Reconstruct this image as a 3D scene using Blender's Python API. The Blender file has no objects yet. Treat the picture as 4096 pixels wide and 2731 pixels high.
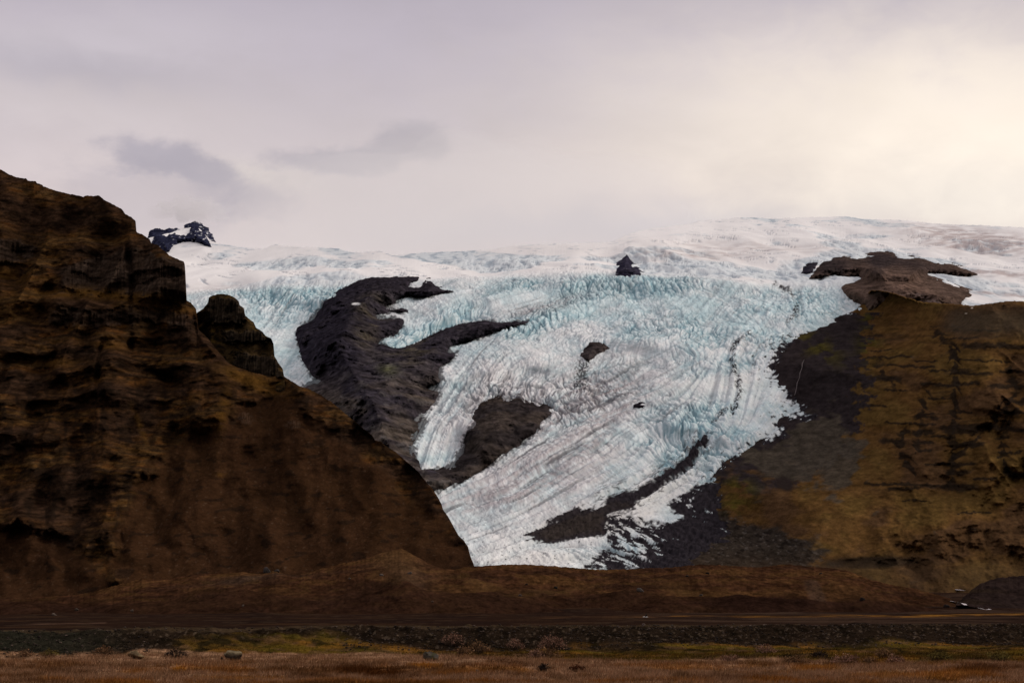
import bpy, math, random
import numpy as np

rng = np.random.default_rng(7)
random.seed(7)
SC = bpy.context.scene
COL = SC.collection
F = 1024 * 70 / 36.0          # focal length of the lens in picture units
VH = 604.0                    # eye level
CZ = 3.0                      # eye height in metres


# ------------------------------------------------------------------ noise
def _h(ix, iy, s):
    h = (ix.astype(np.int64) * 374761393 + iy.astype(np.int64) * 668265263 + s * 1442695041) & 0xFFFFFFFF
    h = ((h ^ (h >> 13)) * 1274126177) & 0xFFFFFFFF
    h = ((h ^ (h >> 16)) * 2246822519) & 0xFFFFFFFF
    return (h ^ (h >> 15)) & 0xFFFFFFFF


def noise(x, y, s=0):
    x, y = np.broadcast_arrays(np.asarray(x, float), np.asarray(y, float))
    x0, y0 = np.floor(x), np.floor(y)
    fx, fy = x - x0, y - y0
    ux, uy = fx * fx * fx * (fx * (fx * 6 - 15) + 10), fy * fy * fy * (fy * (fy * 6 - 15) + 10)

    def g(dx, dy):
        a = _h(x0 + dx, y0 + dy, s) * (2 * math.pi / 4294967296.0)
        return np.cos(a) * (fx - dx) + np.sin(a) * (fy - dy)
    n0 = g(0, 0) * (1 - ux) + g(1, 0) * ux
    n1 = g(0, 1) * (1 - ux) + g(1, 1) * ux
    return (n0 * (1 - uy) + n1 * uy) * 1.5


def fbm(x, y, o=4, s=0, gain=.5, lac=2.03):
    t, a = 0, 1.0
    for i in range(o):
        t = t + a * noise(x, y, s + i * 17)
        x, y, a = x * lac + 13.7, y * lac - 5.1, a * gain
    return t


def ridged(x, y, o=4, s=0, gain=.5):
    t, a, w = 0, 1.0, 0
    for i in range(o):
        t = t + a * (1 - np.abs(noise(x, y, s + i * 17)) * 1.6)
        w += a
        x, y, a = x * 2.07 + 3.1, y * 2.07 + 9.2, a * gain
    return t / w


def worley(x, y, s=0, jit=.9):
    x0, y0 = np.floor(x), np.floor(y)
    f1 = np.full(x.shape, 9.0)
    f2 = np.full(x.shape, 9.0)
    r = np.zeros(x.shape)
    for dx in (-1, 0, 1):
        for dy in (-1, 0, 1):
            hx = _h(x0 + dx, y0 + dy, s) / 4294967296.0
            hy = _h(x0 + dx, y0 + dy, s + 91) / 4294967296.0
            d = np.hypot(x0 + dx + .5 + (hx - .5) * jit - x, y0 + dy + .5 + (hy - .5) * jit - y)
            c = d < f1
            f2 = np.where(c, f1, np.minimum(f2, d))
            r = np.where(c, _h(x0 + dx, y0 + dy, s + 333) / 4294967296.0, r)
            f1 = np.where(c, d, f1)
    return f1, f2, r


def sst(a, b, x):
    t = np.clip((x - a) / (b - a), 0, 1)
    return t * t * (3 - 2 * t)


def lerp(a, b, t):
    return a + (b - a) * t


def mixc(c, col, m):
    return c + (np.array(col) - c) * np.clip(m, 0, 1)[..., None]


def blob(u, v, cu, cv, ru, rv, ang=0):
    a = math.radians(ang)
    x, y = u - cu, v - cv
    p, q = x * math.cos(a) + y * math.sin(a), -x * math.sin(a) + y * math.cos(a)
    return np.exp(-((p / ru) ** 2 + (q / rv) ** 2))


# ------------------------------------------------------------------ survey (bearings measured on the place)
def T(ox, oy, s, pts):
    return [((x / s + ox) / 4, (y / s + oy) / 4) for x, y in pts]


R1 = lambda p: T(0, 600, 1.7425, p)
R2 = lambda p: T(0, 1400, 1.7425, p)
R3 = lambda p: T(1000, 900, 1.7425, p)
R4 = lambda p: T(2100, 800, 1.7425, p)
R5 = lambda p: T(2996, 800, 1.9009, p)
R6 = lambda p: T(1500, 1500, 1.7425, p)
R7 = lambda p: T(2600, 1500, 1.5682, p)
R8 = lambda p: T(2100, 1900, 2.6133, p)
R9 = lambda p: T(2500, 1500, 3.1357, p)
B1 = lambda p: T(0, 2150, 1.68, p)
B2 = lambda p: T(1300, 2150, 1.68, p)
B3 = lambda p: T(2696, 2150, 1.68, p)


def world(u, v, Y):
    return np.stack([(u - 512) / F * Y, Y + 0 * u, CZ + (VH - v) / F * Y], -1)


_tv = np.array([200, 207, 215, 225, 240, 252, 262, 268, 275, 300, 350, 400, 450, 500, 570, 600, 640.])
_ty = np.array([10700, 10000, 9300, 8500, 7300, 6600, 6150, 5750, 5300, 4650, 3700, 3050, 2480, 2000, 1500, 1330, 1150.])
_fv = np.arange(150, 660, .5)
_fy = np.interp(_fv, _tv, np.log(_ty))
_fy[:60] = _fy[100] + (_fv[100] - _fv[:60]) * (_fy[100] - _fy[101]) / .5 * 1.0 if False else _fy[:60]
_k = np.ones(25) / 25
_fy = np.convolve(np.pad(_fy, 12, mode='edge'), _k, 'valid')
_fd = -np.gradient(np.exp(_fy), .5)


def Y0(u, v):
    st = 0
    for cu, cv, ru, m, a, w in ((520, 372, 75, -.12, 95, 9), (700, 436, 60, .25, 62, 8), (620, 287, 110, 0, 110, 8), (435, 326, 50, -.45, 120, 8), (300, 302, 50, .1, 150, 9), (470, 440, 25, 1.2, 60, 9), (560, 318, 60, -.3, 110, 9), (620, 345, 60, .1, 80, 8)):
        st = st + 1.2 * a * np.tanh((v - cv - m * (u - cu)) / w) * np.exp(-((u - cu) / ru) ** 2 - ((v - cv) / 40) ** 2)
    return st + np.exp(np.interp(v, _fv, _fy)) * (1 + .022 * noise(u / 90, v / 45, 5) + .012 * noise(u / 33, v / 18, 6))


def dY0(v):
    return np.interp(v, _fv, _fd)


def sdist(u, v, poly):
    """signed distance, positive inside"""
    p = np.array(poly)
    d = np.full(u.shape, 1e9)
    ins = np.zeros(u.shape, bool)
    for (x1, y1), (x2, y2) in zip(p, np.roll(p, -1, 0)):
        dx, dy = x2 - x1, y2 - y1
        t = np.clip(((u - x1) * dx + (v - y1) * dy) / (dx * dx + dy * dy + 1e-9), 0, 1)
        d = np.minimum(d, (u - x1 - t * dx) ** 2 + (v - y1 - t * dy) ** 2)
        if y1 != y2:
            c = ((y1 > v) != (y2 > v)) & (u < (x2 - x1) * (v - y1) / (y2 - y1) + x1)
            ins ^= c
    d = np.sqrt(d)
    return np.where(ins, d, -d)


def pdist(u, v, line):
    d = np.full(u.shape, 1e9)
    for (x1, y1), (x2, y2) in zip(line[:-1], line[1:]):
        dx, dy = x2 - x1, y2 - y1
        t = np.clip(((u - x1) * dx + (v - y1) * dy) / (dx * dx + dy * dy + 1e-9), 0, 1)
        d = np.minimum(d, (u - x1 - t * dx) ** 2 + (v - y1 - t * dy) ** 2)
    return np.sqrt(d)


def coarse(fn, U, V, line, k=4):
    if U.size < 60000:
        return fn(U, V, line)
    ri = np.unique(np.append(np.arange(0, U.shape[0], k), U.shape[0] - 1))
    ci = np.unique(np.append(np.arange(0, U.shape[1], k), U.shape[1] - 1))
    A = fn(U[np.ix_(ri, ci)], V[np.ix_(ri, ci)], line)

    def ax(idx, n):
        x = np.arange(n)
        j = np.clip(np.searchsorted(idx, x, 'right') - 1, 0, len(idx) - 2)
        return j, (x - idx[j]) / (idx[j + 1] - idx[j])
    j, f = ax(ri, U.shape[0])
    A = A[j] * (1 - f)[:, None] + A[j + 1] * f[:, None]
    j, f = ax(ci, U.shape[1])
    return A[:, j] * (1 - f) + A[:, j + 1] * f


def edge(line, u):
    p = np.array(sorted(line))
    return np.interp(u, p[:, 0], p[:, 1])


# ------------------------------------------------------------------ mesh helpers
def tag(o, label=None, cat=None, group=None, kind=None):
    for k, val in (('label', label), ('category', cat), ('group', group), ('kind', kind)):
        if val:
            o[k] = val
    return o


def link(me, name, parent=None):
    o = bpy.data.objects.new(name, me)
    COL.objects.link(o)
    if parent:
        o.parent = parent
    return o


def raw_mesh(name, co, faces, mat, col=None, smooth=True, parent=None):
    """co (N,3), faces (M,k) of one size"""
    me = bpy.data.meshes.new(name)
    co = np.ascontiguousarray(co, np.float32)
    faces = np.ascontiguousarray(faces, np.int32)
    m, k = faces.shape
    me.vertices.add(len(co))
    me.vertices.foreach_set('co', co.ravel())
    me.loops.add(m * k)
    me.loops.foreach_set('vertex_index', faces.ravel())
    me.polygons.add(m)
    me.polygons.foreach_set('loop_start', np.arange(0, m * k, k, dtype=np.int32))
    me.polygons.foreach_set('loop_total', np.full(m, k, np.int32))
    me.polygons.foreach_set('use_smooth', np.full(m, smooth))
    if col is not None:
        a = me.attributes.new('Col', 'FLOAT_COLOR', 'POINT')
        c = np.ones((len(co), 4), np.float32)
        c[:, :3] = np.clip(col, 0, 1)
        a.data.foreach_set('color', c.ravel())
    me.update(calc_edges=True)
    me.validate()
    me.materials.append(mat)
    return link(me, name, parent)


def quads(R, C):
    i = np.arange(R * C).reshape(R, C)
    return np.stack([i[:-1, :-1], i[:-1, 1:], i[1:, 1:], i[1:, :-1]], -1).reshape(-1, 4)


def grid_mesh(name, P, col, mat, keep=None):
    R, C = P.shape[:2]
    q = quads(R, C)
    co, c = P.reshape(-1, 3), col.reshape(-1, 3)
    if keep is not None:
        k = keep.reshape(-1)
        q = q[k]
        used = np.zeros(R * C, bool)
        used[q.ravel()] = True
        idx = np.cumsum(used) - 1
        co, c, q = co[used], c[used], idx[q]
    return raw_mesh(name, co, q, mat, c)


def normal_z(P):
    du = np.gradient(P, axis=1)
    dv = np.gradient(P, axis=0)
    n = np.cross(du, dv)
    n /= np.linalg.norm(n, axis=-1, keepdims=True) + 1e-9
    return np.abs(n[..., 2]), n


# ------------------------------------------------------------------ materials
def nmat(name):
    m = bpy.data.materials.new(name)
    m.use_nodes = True
    nt = m.node_tree
    return m, nt, nt.nodes['Principled BSDF']


def N(nt, t, **kw):
    n = nt.nodes.new(t)
    for k, val in kw.items():
        if k in ('operation', 'blend_type', 'data_type', 'attribute_name', 'noise_dimensions', 'sky_type', 'attribute_type'):
            setattr(n, k, val)
    return n


def terrain_mat(name, scales, amp=.5, bump=.5, bdist=1.0, rough=.95, spec=.1, zstretch=1.0, ystretch=1.0):
    m, nt, b = nmat(name)
    at = N(nt, 'ShaderNodeAttribute', attribute_name='Col')
    tc = N(nt, 'ShaderNodeTexCoord')
    cur = at.outputs['Color']
    last = None
    for i, s in enumerate(scales):
        mp = N(nt, 'ShaderNodeMapping')
        mp.inputs['Scale'].default_value = (1 / s, ystretch / s, zstretch / s)
        nt.links.new(tc.outputs['Object'], mp.inputs[0])
        nz = N(nt, 'ShaderNodeTexNoise')
        nz.inputs['Scale'].default_value = 1
        nz.inputs['Detail'].default_value = 5
        nz.inputs['Roughness'].default_value = .62
        nt.links.new(mp.outputs[0], nz.inputs['Vector'])
        mr = N(nt, 'ShaderNodeMapRange')
        mr.inputs['From Min'].default_value = .3
        mr.inputs['From Max'].default_value = .7
        mr.inputs['To Min'].default_value = 1 - amp
        mr.inputs['To Max'].default_value = 1 + amp
        nt.links.new(nz.outputs['Fac'], mr.inputs['Value'])
        mx = N(nt, 'ShaderNodeMix', data_type='RGBA', blend_type='MULTIPLY')
        mx.inputs[0].default_value = 1
        nt.links.new(cur, mx.inputs[6])
        nt.links.new(mr.outputs[0], mx.inputs[7])
        cur = mx.outputs[2]
        last = nz
    nt.links.new(cur, b.inputs['Base Color'])
    bp = N(nt, 'ShaderNodeBump')
    bp.inputs['Strength'].default_value = bump
    bp.inputs['Distance'].default_value = bdist
    nt.links.new(last.outputs['Fac'], bp.inputs['Height'])
    nt.links.new(bp.outputs[0], b.inputs['Normal'])
    b.inputs['Roughness'].default_value = rough
    b.inputs['Specular IOR Level'].default_value = spec
    return m


M_ice = terrain_mat('glacier_ice', (22, 5), .09, .5, 2.0, 1, 0, .6, .16)
M_snow = terrain_mat('packed_snow', (160, 40), .03, .25, 6, 1, 0, .5, .07)
M_farrock = terrain_mat('far_rock', (30, 7), .42, .8, 4, 1, 0, 1, .3)
M_cliff = terrain_mat('basalt_and_moss', (14, 4, 1.6), .24, .9, .8, 1, 0, 1.3, .45)
M_moss = terrain_mat('mossy_slope', (26, 6, 2.5), .20, .8, 1.2, 1, 0, 1.5, .3)
M_moor = terrain_mat('heath', (8, 1.6), .42, .8, .6, 1, 0, 1, .25)
M_ground = terrain_mat('moorland', (1.4, .3), .42, .8, .15, 1, 0)
M_grass = terrain_mat('dry_grass', (1.0,), .3, .1, .02, 1, 0)
M_stone = terrain_mat('lichen_stone', (.5, .12), .35, .8, .05, .95, .05)
M_twig = terrain_mat('willow_twigs', (.4,), .3, .1, .01, 1, 0)


def flat_mat(name, c, rough=.8, spec=.3, nscale=.3):
    m, nt, b = nmat(name)
    tc = N(nt, 'ShaderNodeTexCoord')
    nz = N(nt, 'ShaderNodeTexNoise')
    nz.inputs['Scale'].default_value = 1 / nscale
    nt.links.new(tc.outputs['Object'], nz.inputs['Vector'])
    mr = N(nt, 'ShaderNodeMapRange')
    mr.inputs['To Min'].default_value = .6
    mr.inputs['To Max'].default_value = 1.4
    nt.links.new(nz.outputs['Fac'], mr.inputs['Value'])
    mx = N(nt, 'ShaderNodeMix', data_type='RGBA', blend_type='MULTIPLY')
    mx.inputs[0].default_value = 1
    mx.inputs[6].default_value = (*c, 1)
    nt.links.new(mr.outputs[0], mx.inputs[7])
    nt.links.new(mx.outputs[2], b.inputs['Base Color'])
    b.inputs['Roughness'].default_value = rough
    b.inputs['Specular IOR Level'].default_value = spec
    return m


M_water = flat_mat('foam_sky_sheen', (.62, .55, .55), .35, .5, 3)  # foam white, with the sky's reflection painted into the colour
M_fall = flat_mat('falling_water', (.125, .10, .098), .8, .05, 9)
M_dark = flat_mat('dark_cloth', (.02, .025, .04))
M_plume = flat_mat('white_plumage', (.75, .72, .68), nscale=.1)
M_wing = flat_mat('dark_feathers', (.025, .02, .02), nscale=.1)

# ------------------------------------------------------------------ outlines
left_sky = R1([(0, 132), (60, 165), (110, 187), (180, 197), (195, 212), (250, 215), (258, 230), (295, 240), (300, 250), (370, 275),
               (440, 295), (520, 310), (580, 323), (605, 317), (690, 316), (735, 350), (790, 378), (850, 410), (875, 445),
               (915, 465), (945, 493), (949, 520), (951, 570), (1000, 590), (1045, 620), (1052, 645), (1100, 660), (1130, 690),
               (1180, 730), (1230, 755), (1280, 775), (1290, 800), (1297, 950), (1302, 1045), (1330, 1060), (1365, 1100), (1374, 1150),
               (1385, 1250), (1450, 1310), (1520, 1400), (1600, 1488), (1660, 1512)])
left_sky = [(-140, 128), (-60, 150)] + left_sky + R2([(1750, 150), (1880, 182), (1962, 172), (2010, 200), (2091, 250)]) + \
    R3([(300, 1090), (400, 1135), (480, 1175), (560, 1225), (640, 1290), (700, 1340), (780, 1405), (850, 1460), (920, 1510)]) + \
    R6([(0, 450), (60, 480), (140, 530), (200, 580), (250, 625), (300, 665), (330, 710), (375, 760), (410, 800), (440, 850),
        (465, 900), (472, 930), (495, 960), (520, 1000), (545, 1045), (580, 1110), (620, 1150), (650, 1195), (662, 1250), (692, 1325),
        (702, 1420), (712, 1600)])
spur_sky = R1([(1340, 1180), (1374, 1130), (1415, 1105), (1450, 1060), (1456, 1025), (1480, 1010), (1530, 1000), (1580, 1003), (1630, 1022),
               (1665, 1050), (1671, 1080), (1700, 1100), (1709, 1150), (1770, 1200), (1785, 1235), (1830, 1265), (1850, 1290),
               (1890, 1310), (1908, 1350), (1912, 1430), (1940, 1480), (1970, 1520), (1977, 1560), (1990, 1640)])
ice_sky = [(100, 250), (149.2, 237.5), (170, 232.5)] + [(181, 228.6), (189.4, 227.2), (199.4, 228.2), (210.9, 240.4), (223.8, 244), (245, 247.5), (262.9, 248.7),
                                                        (275.8, 243.9), (285.9, 245.8), (311.7, 246.8), (336, 248), (353.3, 252.3), (367.6, 251.5), (380, 250.5), (393.5, 255),
                                                        (422.2, 252.3), (465.2, 250.8), (493.9, 248.7), (515.4, 245.1), (550, 243.4), (611, 241.9), (629.7, 233), (654.1, 227.3),
                                                        (690, 223.5), (698.6, 221), (740.2, 217.2), (790.4, 217.5), (825, 216.5), (846.3, 215.8), (862, 218.7), (880.5, 219),
                                                        (906.8, 219.7), (933.1, 223), (959.4, 224.3), (985, 225), (1024, 227), (1100, 232), (1180, 240)]
nun_big = R3([(720, 405), (760, 385), (830, 362), (920, 365), (1000, 368), (1100, 375), (1160, 378), (1110, 400), (1100, 430),
              (1180, 435), (1220, 400), (1260, 395), (1310, 430), (1400, 445), (1437, 462), (1400, 478), (1330, 485), (1230, 500),
              (1150, 495), (1090, 490), (1020, 520), (1000, 550), (950, 560), (945, 575), (1010, 590), (1050, 580), (1095, 595),
              (1050, 607), (980, 600), (940, 620), (890, 635), (900, 648), (990, 645), (1050, 650), (1070, 670), (1060, 695),
              (1010, 740), (940, 770), (900, 800), (880, 825), (930, 830), (990, 855), (1060, 862), (1130, 840), (1190, 810),
              (1240, 780), (1330, 735), (1450, 695), (1560, 675), (1635, 662), (1700, 675), (1760, 680), (1850, 668), (1940, 668),
              (1850, 700), (1740, 730), (1650, 760), (1560, 790), (1470, 815), (1400, 850), (1380, 880), (1440, 890), (1420, 930),
              (1330, 1000), (1330, 1060), (1350, 1090), (1300, 1115), (1230, 1130), (1320, 1150), (1320, 1200), (1260, 1270),
              (1180, 1330), (1240, 1370), (1200, 1440), (1160, 1500), (1140, 1540)]) + \
    R6([(278, 520), (290, 580), (305, 660), (360, 655), (420, 660), (520, 690), (560, 740), (500, 780), (410, 805), (300, 800), (100, 700), (-300, 400)]) + \
    R3([(200, 1250), (300, 1160), (400, 1110), (465, 1080), (430, 1050), (410, 1010), (385, 960), (360, 910), (350, 850), (335, 790),
        (330, 720), (370, 690), (430, 660), (450, 620), (500, 570), (510, 530), (540, 515), (580, 490), (690, 430)])
nun_window = R6([(880, 130), (830, 165), (740, 210), (710, 280), (690, 340), (640, 390), (610, 470), (610, 520), (570, 570), (550, 620),
                 (480, 650), (330, 660), (420, 790), (500, 778), (600, 740), (700, 690), (780, 640), (890, 550), (980, 500),
                 (1090, 410), (1140, 360), (1160, 310), (1220, 262), (1190, 245), (1110, 215), (1050, 200), (1010, 145), (970, 170), (930, 187), (895, 180)])
nun_c = R4([(395, 1075), (420, 1040), (450, 990), (500, 985), (550, 1005), (590, 1030), (560, 1045), (510, 1070), (470, 1100), (440, 1115)])
nun_e = R4([(755, 1425), (800, 1400), (845, 1410), (850, 1440), (800, 1462), (760, 1455)])
nun_spike = R4([(693, 385), (703, 352), (722, 358), (726, 400), (733, 430), (752, 462), (774, 466), (796, 514), (700, 522), (640, 515), (633, 480), (660, 430)])
nun_peak = R1([(1060, 640), (1075, 590), (1110, 585), (1160, 600), (1180, 585), (1220, 580), (1260, 600), (1300, 593), (1325, 575), (1322, 545), (1350, 535), (1385, 545),
               (1390, 560), (1420, 570), (1450, 620), (1475, 675), (1430, 668), (1380, 655), (1300, 632), (1240, 645), (1200, 680), (1190, 720), (1150, 720), (1100, 690)])
nun_edge = R5([(425, 545), (428, 512), (470, 480), (525, 468), (500, 515), (470, 548), (440, 552)])
plateau = R5([(455, 598), (500, 540), (560, 460), (640, 425), (740, 403), (800, 428), (880, 425), (930, 405), (1000, 390), (1090, 402),
              (1120, 430), (1200, 438), (1280, 432), (1360, 450), (1420, 480), (1540, 485), (1660, 525), (1730, 560), (1650, 568),
              (1500, 568), (1370, 563), (1450, 590), (1540, 635), (1640, 685), (1690, 720), (1640, 760), (1590, 806), (1500, 850), (1200, 850), (900, 850),
              (880, 790), (800, 760), (740, 720), (700, 660), (730, 620), (800, 600), (830, 585), (720, 597), (650, 582)])
ice_edge = R5([(885, 770), (872, 835), (820, 880), (720, 917), (640, 945), (540, 985), (420, 1040), (300, 1100), (230, 1150), (210, 1190), (185, 1265), (230, 1330), (290, 1400), (330, 1450), (345, 1490)]) + \
    R7([(890, 138), (940, 140), (980, 165), (972, 215), (1008, 262), (900, 270), (835, 300), (850, 380), (760, 420), (700, 435), (580, 520), (500, 562),
        (430, 640), (448, 700), (440, 800), (470, 880), (500, 905), (560, 935)]) + [(712, 548), (660, 580), (700, 600), (780, 640)]
right_rock = ice_edge + [(1250, 640), (1250, 300)] + R5([(2091, 778), (2000, 776), (1900, 782), (1800, 797), (1690, 810), (1590, 800), (1500, 792), (1400, 785), (1300, 780), (1200, 745), (1100, 712), (1000, 690), (940, 688), (905, 710)])


moraine_isle = R8([(0, 690), (100, 640), (0, 600), (150, 540), (250, 470), (340, 420), (430, 380), (520, 345), (650, 330), (800, 310), (880, 255), (960, 230), (1040, 250), (1150, 305),
                   (1150, 350), (1080, 370), (980, 355), (880, 375), (860, 395), (880, 440), (840, 500), (860, 560), (820, 620), (700, 630), (560, 640), (450, 665), (370, 690), (310, 720), (230, 715), (150, 685), (60, 680)])
lobe = None


GULLIES = [[(954, 345), (956, 378), (955, 400), (954, 425), (953, 452), (952, 480)], [(1010, 372), (1018, 392), (1000, 412), (988, 425), (968, 446), (955, 455)], [(925, 395), (922, 415), (920, 430), (916, 452)], [(905, 430), (898, 447), (912, 470)],
           [(935, 330), (950, 345), (956, 360)], [(1024, 400), (1010, 418), (1002, 440), (1006, 470)], [(878, 362), (884, 376), (895, 384)]]


# dark outcropping beds: (height, from, to, half thickness)
BEDS = [(338, 943, 976, .9), (345, 967, 1000, 3.2), (347, 1002, 1040, 2.2), (357, 866, 908, 1.3), (360, 957, 1009, .8), (361, 917, 935, 1.0), (366, 889, 934, 1.2), (370, 930, 948, .9), (373, 957, 990, 1.6), (371, 1002, 1040, 1.5),
        (378, 875, 896, 2.6), (384, 924, 953, 1.7), (383, 957, 977, 1.6), (386, 992, 1040, 2.0), (390, 886, 906, .9), (398, 930, 948, .9), (405, 868, 884, .9), (412, 1001, 1040, 1.3), (414, 918, 932, 1.2), (417, 917, 936, 1.6), (412, 955, 970, 1.0),
        (423, 887, 934, 1.0), (426, 945, 992, 2.6), (431, 950, 974, 3.0), (429, 992, 1040, 2.2), (432, 915, 930, 2.2), (436, 934, 951, 1.3), (440, 885, 896, 2.8), (442, 917, 930, 1.8), (444, 962, 980, 2.6), (450, 922, 930, 1.4), (452, 1000, 1020, 1.2),
        (463, 927, 952, 1.2), (464, 950, 971, 2.0), (472, 952, 962, 3.0), (484.5, 866, 958, 1.5), (487, 951, 970, 4.0), (488, 890, 916, 1.6), (478, 976, 995, 1.2), (475, 1012, 1024, 2.5), (500, 905, 925, .8), (512, 960, 990, .9), (350, 872, 890, .9), (330, 955, 1000, .9), (336, 868, 882, 1.2)]


# ------------------------------------------------------------------ strata: beds of basalt along a slope, Y' along the sight line
def strata(u, v, Y, bed=40., tilt=.0, s=0, gully=18., gx=80., run=1.0, cliffy=1.0, column=2.0, rough=5.0):
    X = (u - 512) / F * Y
    Z = CZ + (VH - v) / F * Y
    q = (Z + tilt * X + bed * .55 * fbm(X / 160, Z / 160, 3, s) + bed * .22 * noise(X / 31, Z / 40, s + 3)) / bed
    k = np.floor(q)
    fr = q - k
    r = _h(k, k * 0, s + 77) / 4294967296.0
    r2 = _h(k, k * 0, s + 78) / 4294967296.0
    cl = .3 + .45 * r
    lat = sst(-.25, .35, fbm(X / 120, q / 1.5, 3, s + 9) + .7 * (r2 - .4))
    S = np.clip((fr - cl) / (1 - cl), 0, 1)
    D = -(bed * run) * (S - fr) * cliffy * lat
    gz = fbm(X / gx, Z / (gx * 4), 3, s + 20)
    D = D + gully * (1 - np.abs(gz) * 2.2)
    cm = sst(.02, .12, fr) * (1 - sst(cl, cl + .12, fr)) * lat
    D = D + column * cm * noise(X / 5.0, Z / 45, s + 30) * 1.5 + rough * fbm(X / 22, Z / 16, 4, s + 40)
    D = D + 1.2 * noise(X / 4.5, Z / 4, s + 50)
    return D, cm, gz, q


def sheet_uv(u0, u1, du, vb, vt_line, rows, clip=False):
    us = np.arange(u0, u1 + du, du)
    t = np.linspace(0, 1, rows)
    vt = edge(vt_line, us) + .35 * noise(us / 2.1, us * 0, 3) + .5 * noise(us / 6, us * 0, 4)
    vbv = vb(us) if callable(vb) else np.full(us.shape, vb)
    U = np.broadcast_to(us, (rows, us.size)).copy()
    if clip:
        lev = np.linspace(vbv.max(), vt.min(), rows)
        V = np.clip(lev[:, None] + 0 * U, np.minimum(vt, vbv), vbv)
        return U, V, np.clip((vbv - V) / np.maximum(vbv - vt, 1e-3), 0, 1)
    V = vbv + (vt - vbv) * t[:, None]
    return U, V, np.broadcast_to(t[:, None], U.shape)


def add_back(P, col, dY, drop, n=5):
    """rows that carry a mountain over its crest and down behind"""
    last = P[-1]
    rows, cr = [], []
    for i in range(1, n + 1):
        q = last.copy()
        s = i / n
        q[:, 0] *= (q[:, 1] + dY * s) / q[:, 1]
        q[:, 1] += dY * s
        q[:, 2] -= drop * s ** 1.5
        rows.append(q)
        cr.append(col[-1])
    return np.concatenate([P, np.stack(rows)]), np.concatenate([col, np.stack(cr)])


# ------------------------------------------------------------------ streaks drawn out along the flow of the ice
class Flow:
    PTS = np.array([(430, 330, 30), (400, 340, 30), (500, 310, 16), (560, 300, 22), (620, 275, 50), (700, 282, 50), (760, 300, 40), (840, 315, 15), (790, 300, 110), (735, 370, 92),
                    (765, 332, 35), (736, 400, 80), (790, 375, 70), (815, 410, 20), (760, 430, 45), (700, 440, 50), (650, 485, 38), (580, 515, 24), (520, 545, 18), (640, 330, 24), (600, 350, 20),
                    (540, 345, 22), (480, 372, 55), (520, 400, 72), (460, 420, 58), (445, 450, 74), (580, 415, 18), (610, 450, 34), (545, 470, 32), (480, 500, 14), (640, 400, 20), (690, 350, 25),
                    (300, 290, 65), (290, 335, 55), (290, 370, 48), (220, 300, 20), (500, 260, 4), (300, 262, 5), (700, 250, -8), (900, 240, 3), (800, 265, 14), (990, 280, 0), (620, 540, -25), (680, 530, -28), (560, 565, 12)], float)

    def __init__(self, L=26):
        g = np.random.default_rng(5)
        W, H = 980, 420
        u, v = np.meshgrid(np.arange(W) + 120., np.arange(H) + 200.)
        sx = sy = w = 0
        for a, b, t in self.PTS:
            k = 1 / (((u - a) / 1.3) ** 2 + (v - b) ** 2 + 90) ** 1.6
            sx, sy, w = sx - k * math.cos(math.radians(t)), sy + k * math.sin(math.radians(t)), w + k
        n = np.hypot(sx, sy)
        self.dx, self.dy = sx / n, sy / n
        self.f = []
        for smooth, LL in ((0, L), (2, L + 14), (5, L + 30)):
            nz = g.normal(size=(H, W))
            for _ in range(smooth):
                nz = (nz + np.roll(nz, 1, 0) + np.roll(nz, -1, 0) + np.roll(nz, 1, 1) + np.roll(nz, -1, 1)) / 5
            acc = nz * 1.0
            for sg in (1, -1):
                x, y = u - 120, v - 200
                for i in range(LL):
                    xi, yi = np.clip(x, 0, W - 1).astype(int), np.clip(y, 0, H - 1).astype(int)
                    x, y = x + sg * self.dx[yi, xi], y + sg * self.dy[yi, xi]
                    acc += nz[np.clip(y, 0, H - 1).astype(int), np.clip(x, 0, W - 1).astype(int)] * (1 - i / LL)
            self.f.append(acc / acc.std())

    def get(self, k, u, v):
        a = self.f[k]
        x, y = np.clip(u - 120, 0, a.shape[1] - 2.001), np.clip(v - 200, 0, a.shape[0] - 2.001)
        i, j = y.astype(int), x.astype(int)
        f, g = y - i, x - j
        return (a[i, j] * (1 - f) + a[i + 1, j] * f) * (1 - g) + (a[i, j + 1] * (1 - f) + a[i + 1, j + 1] * f) * g


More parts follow.
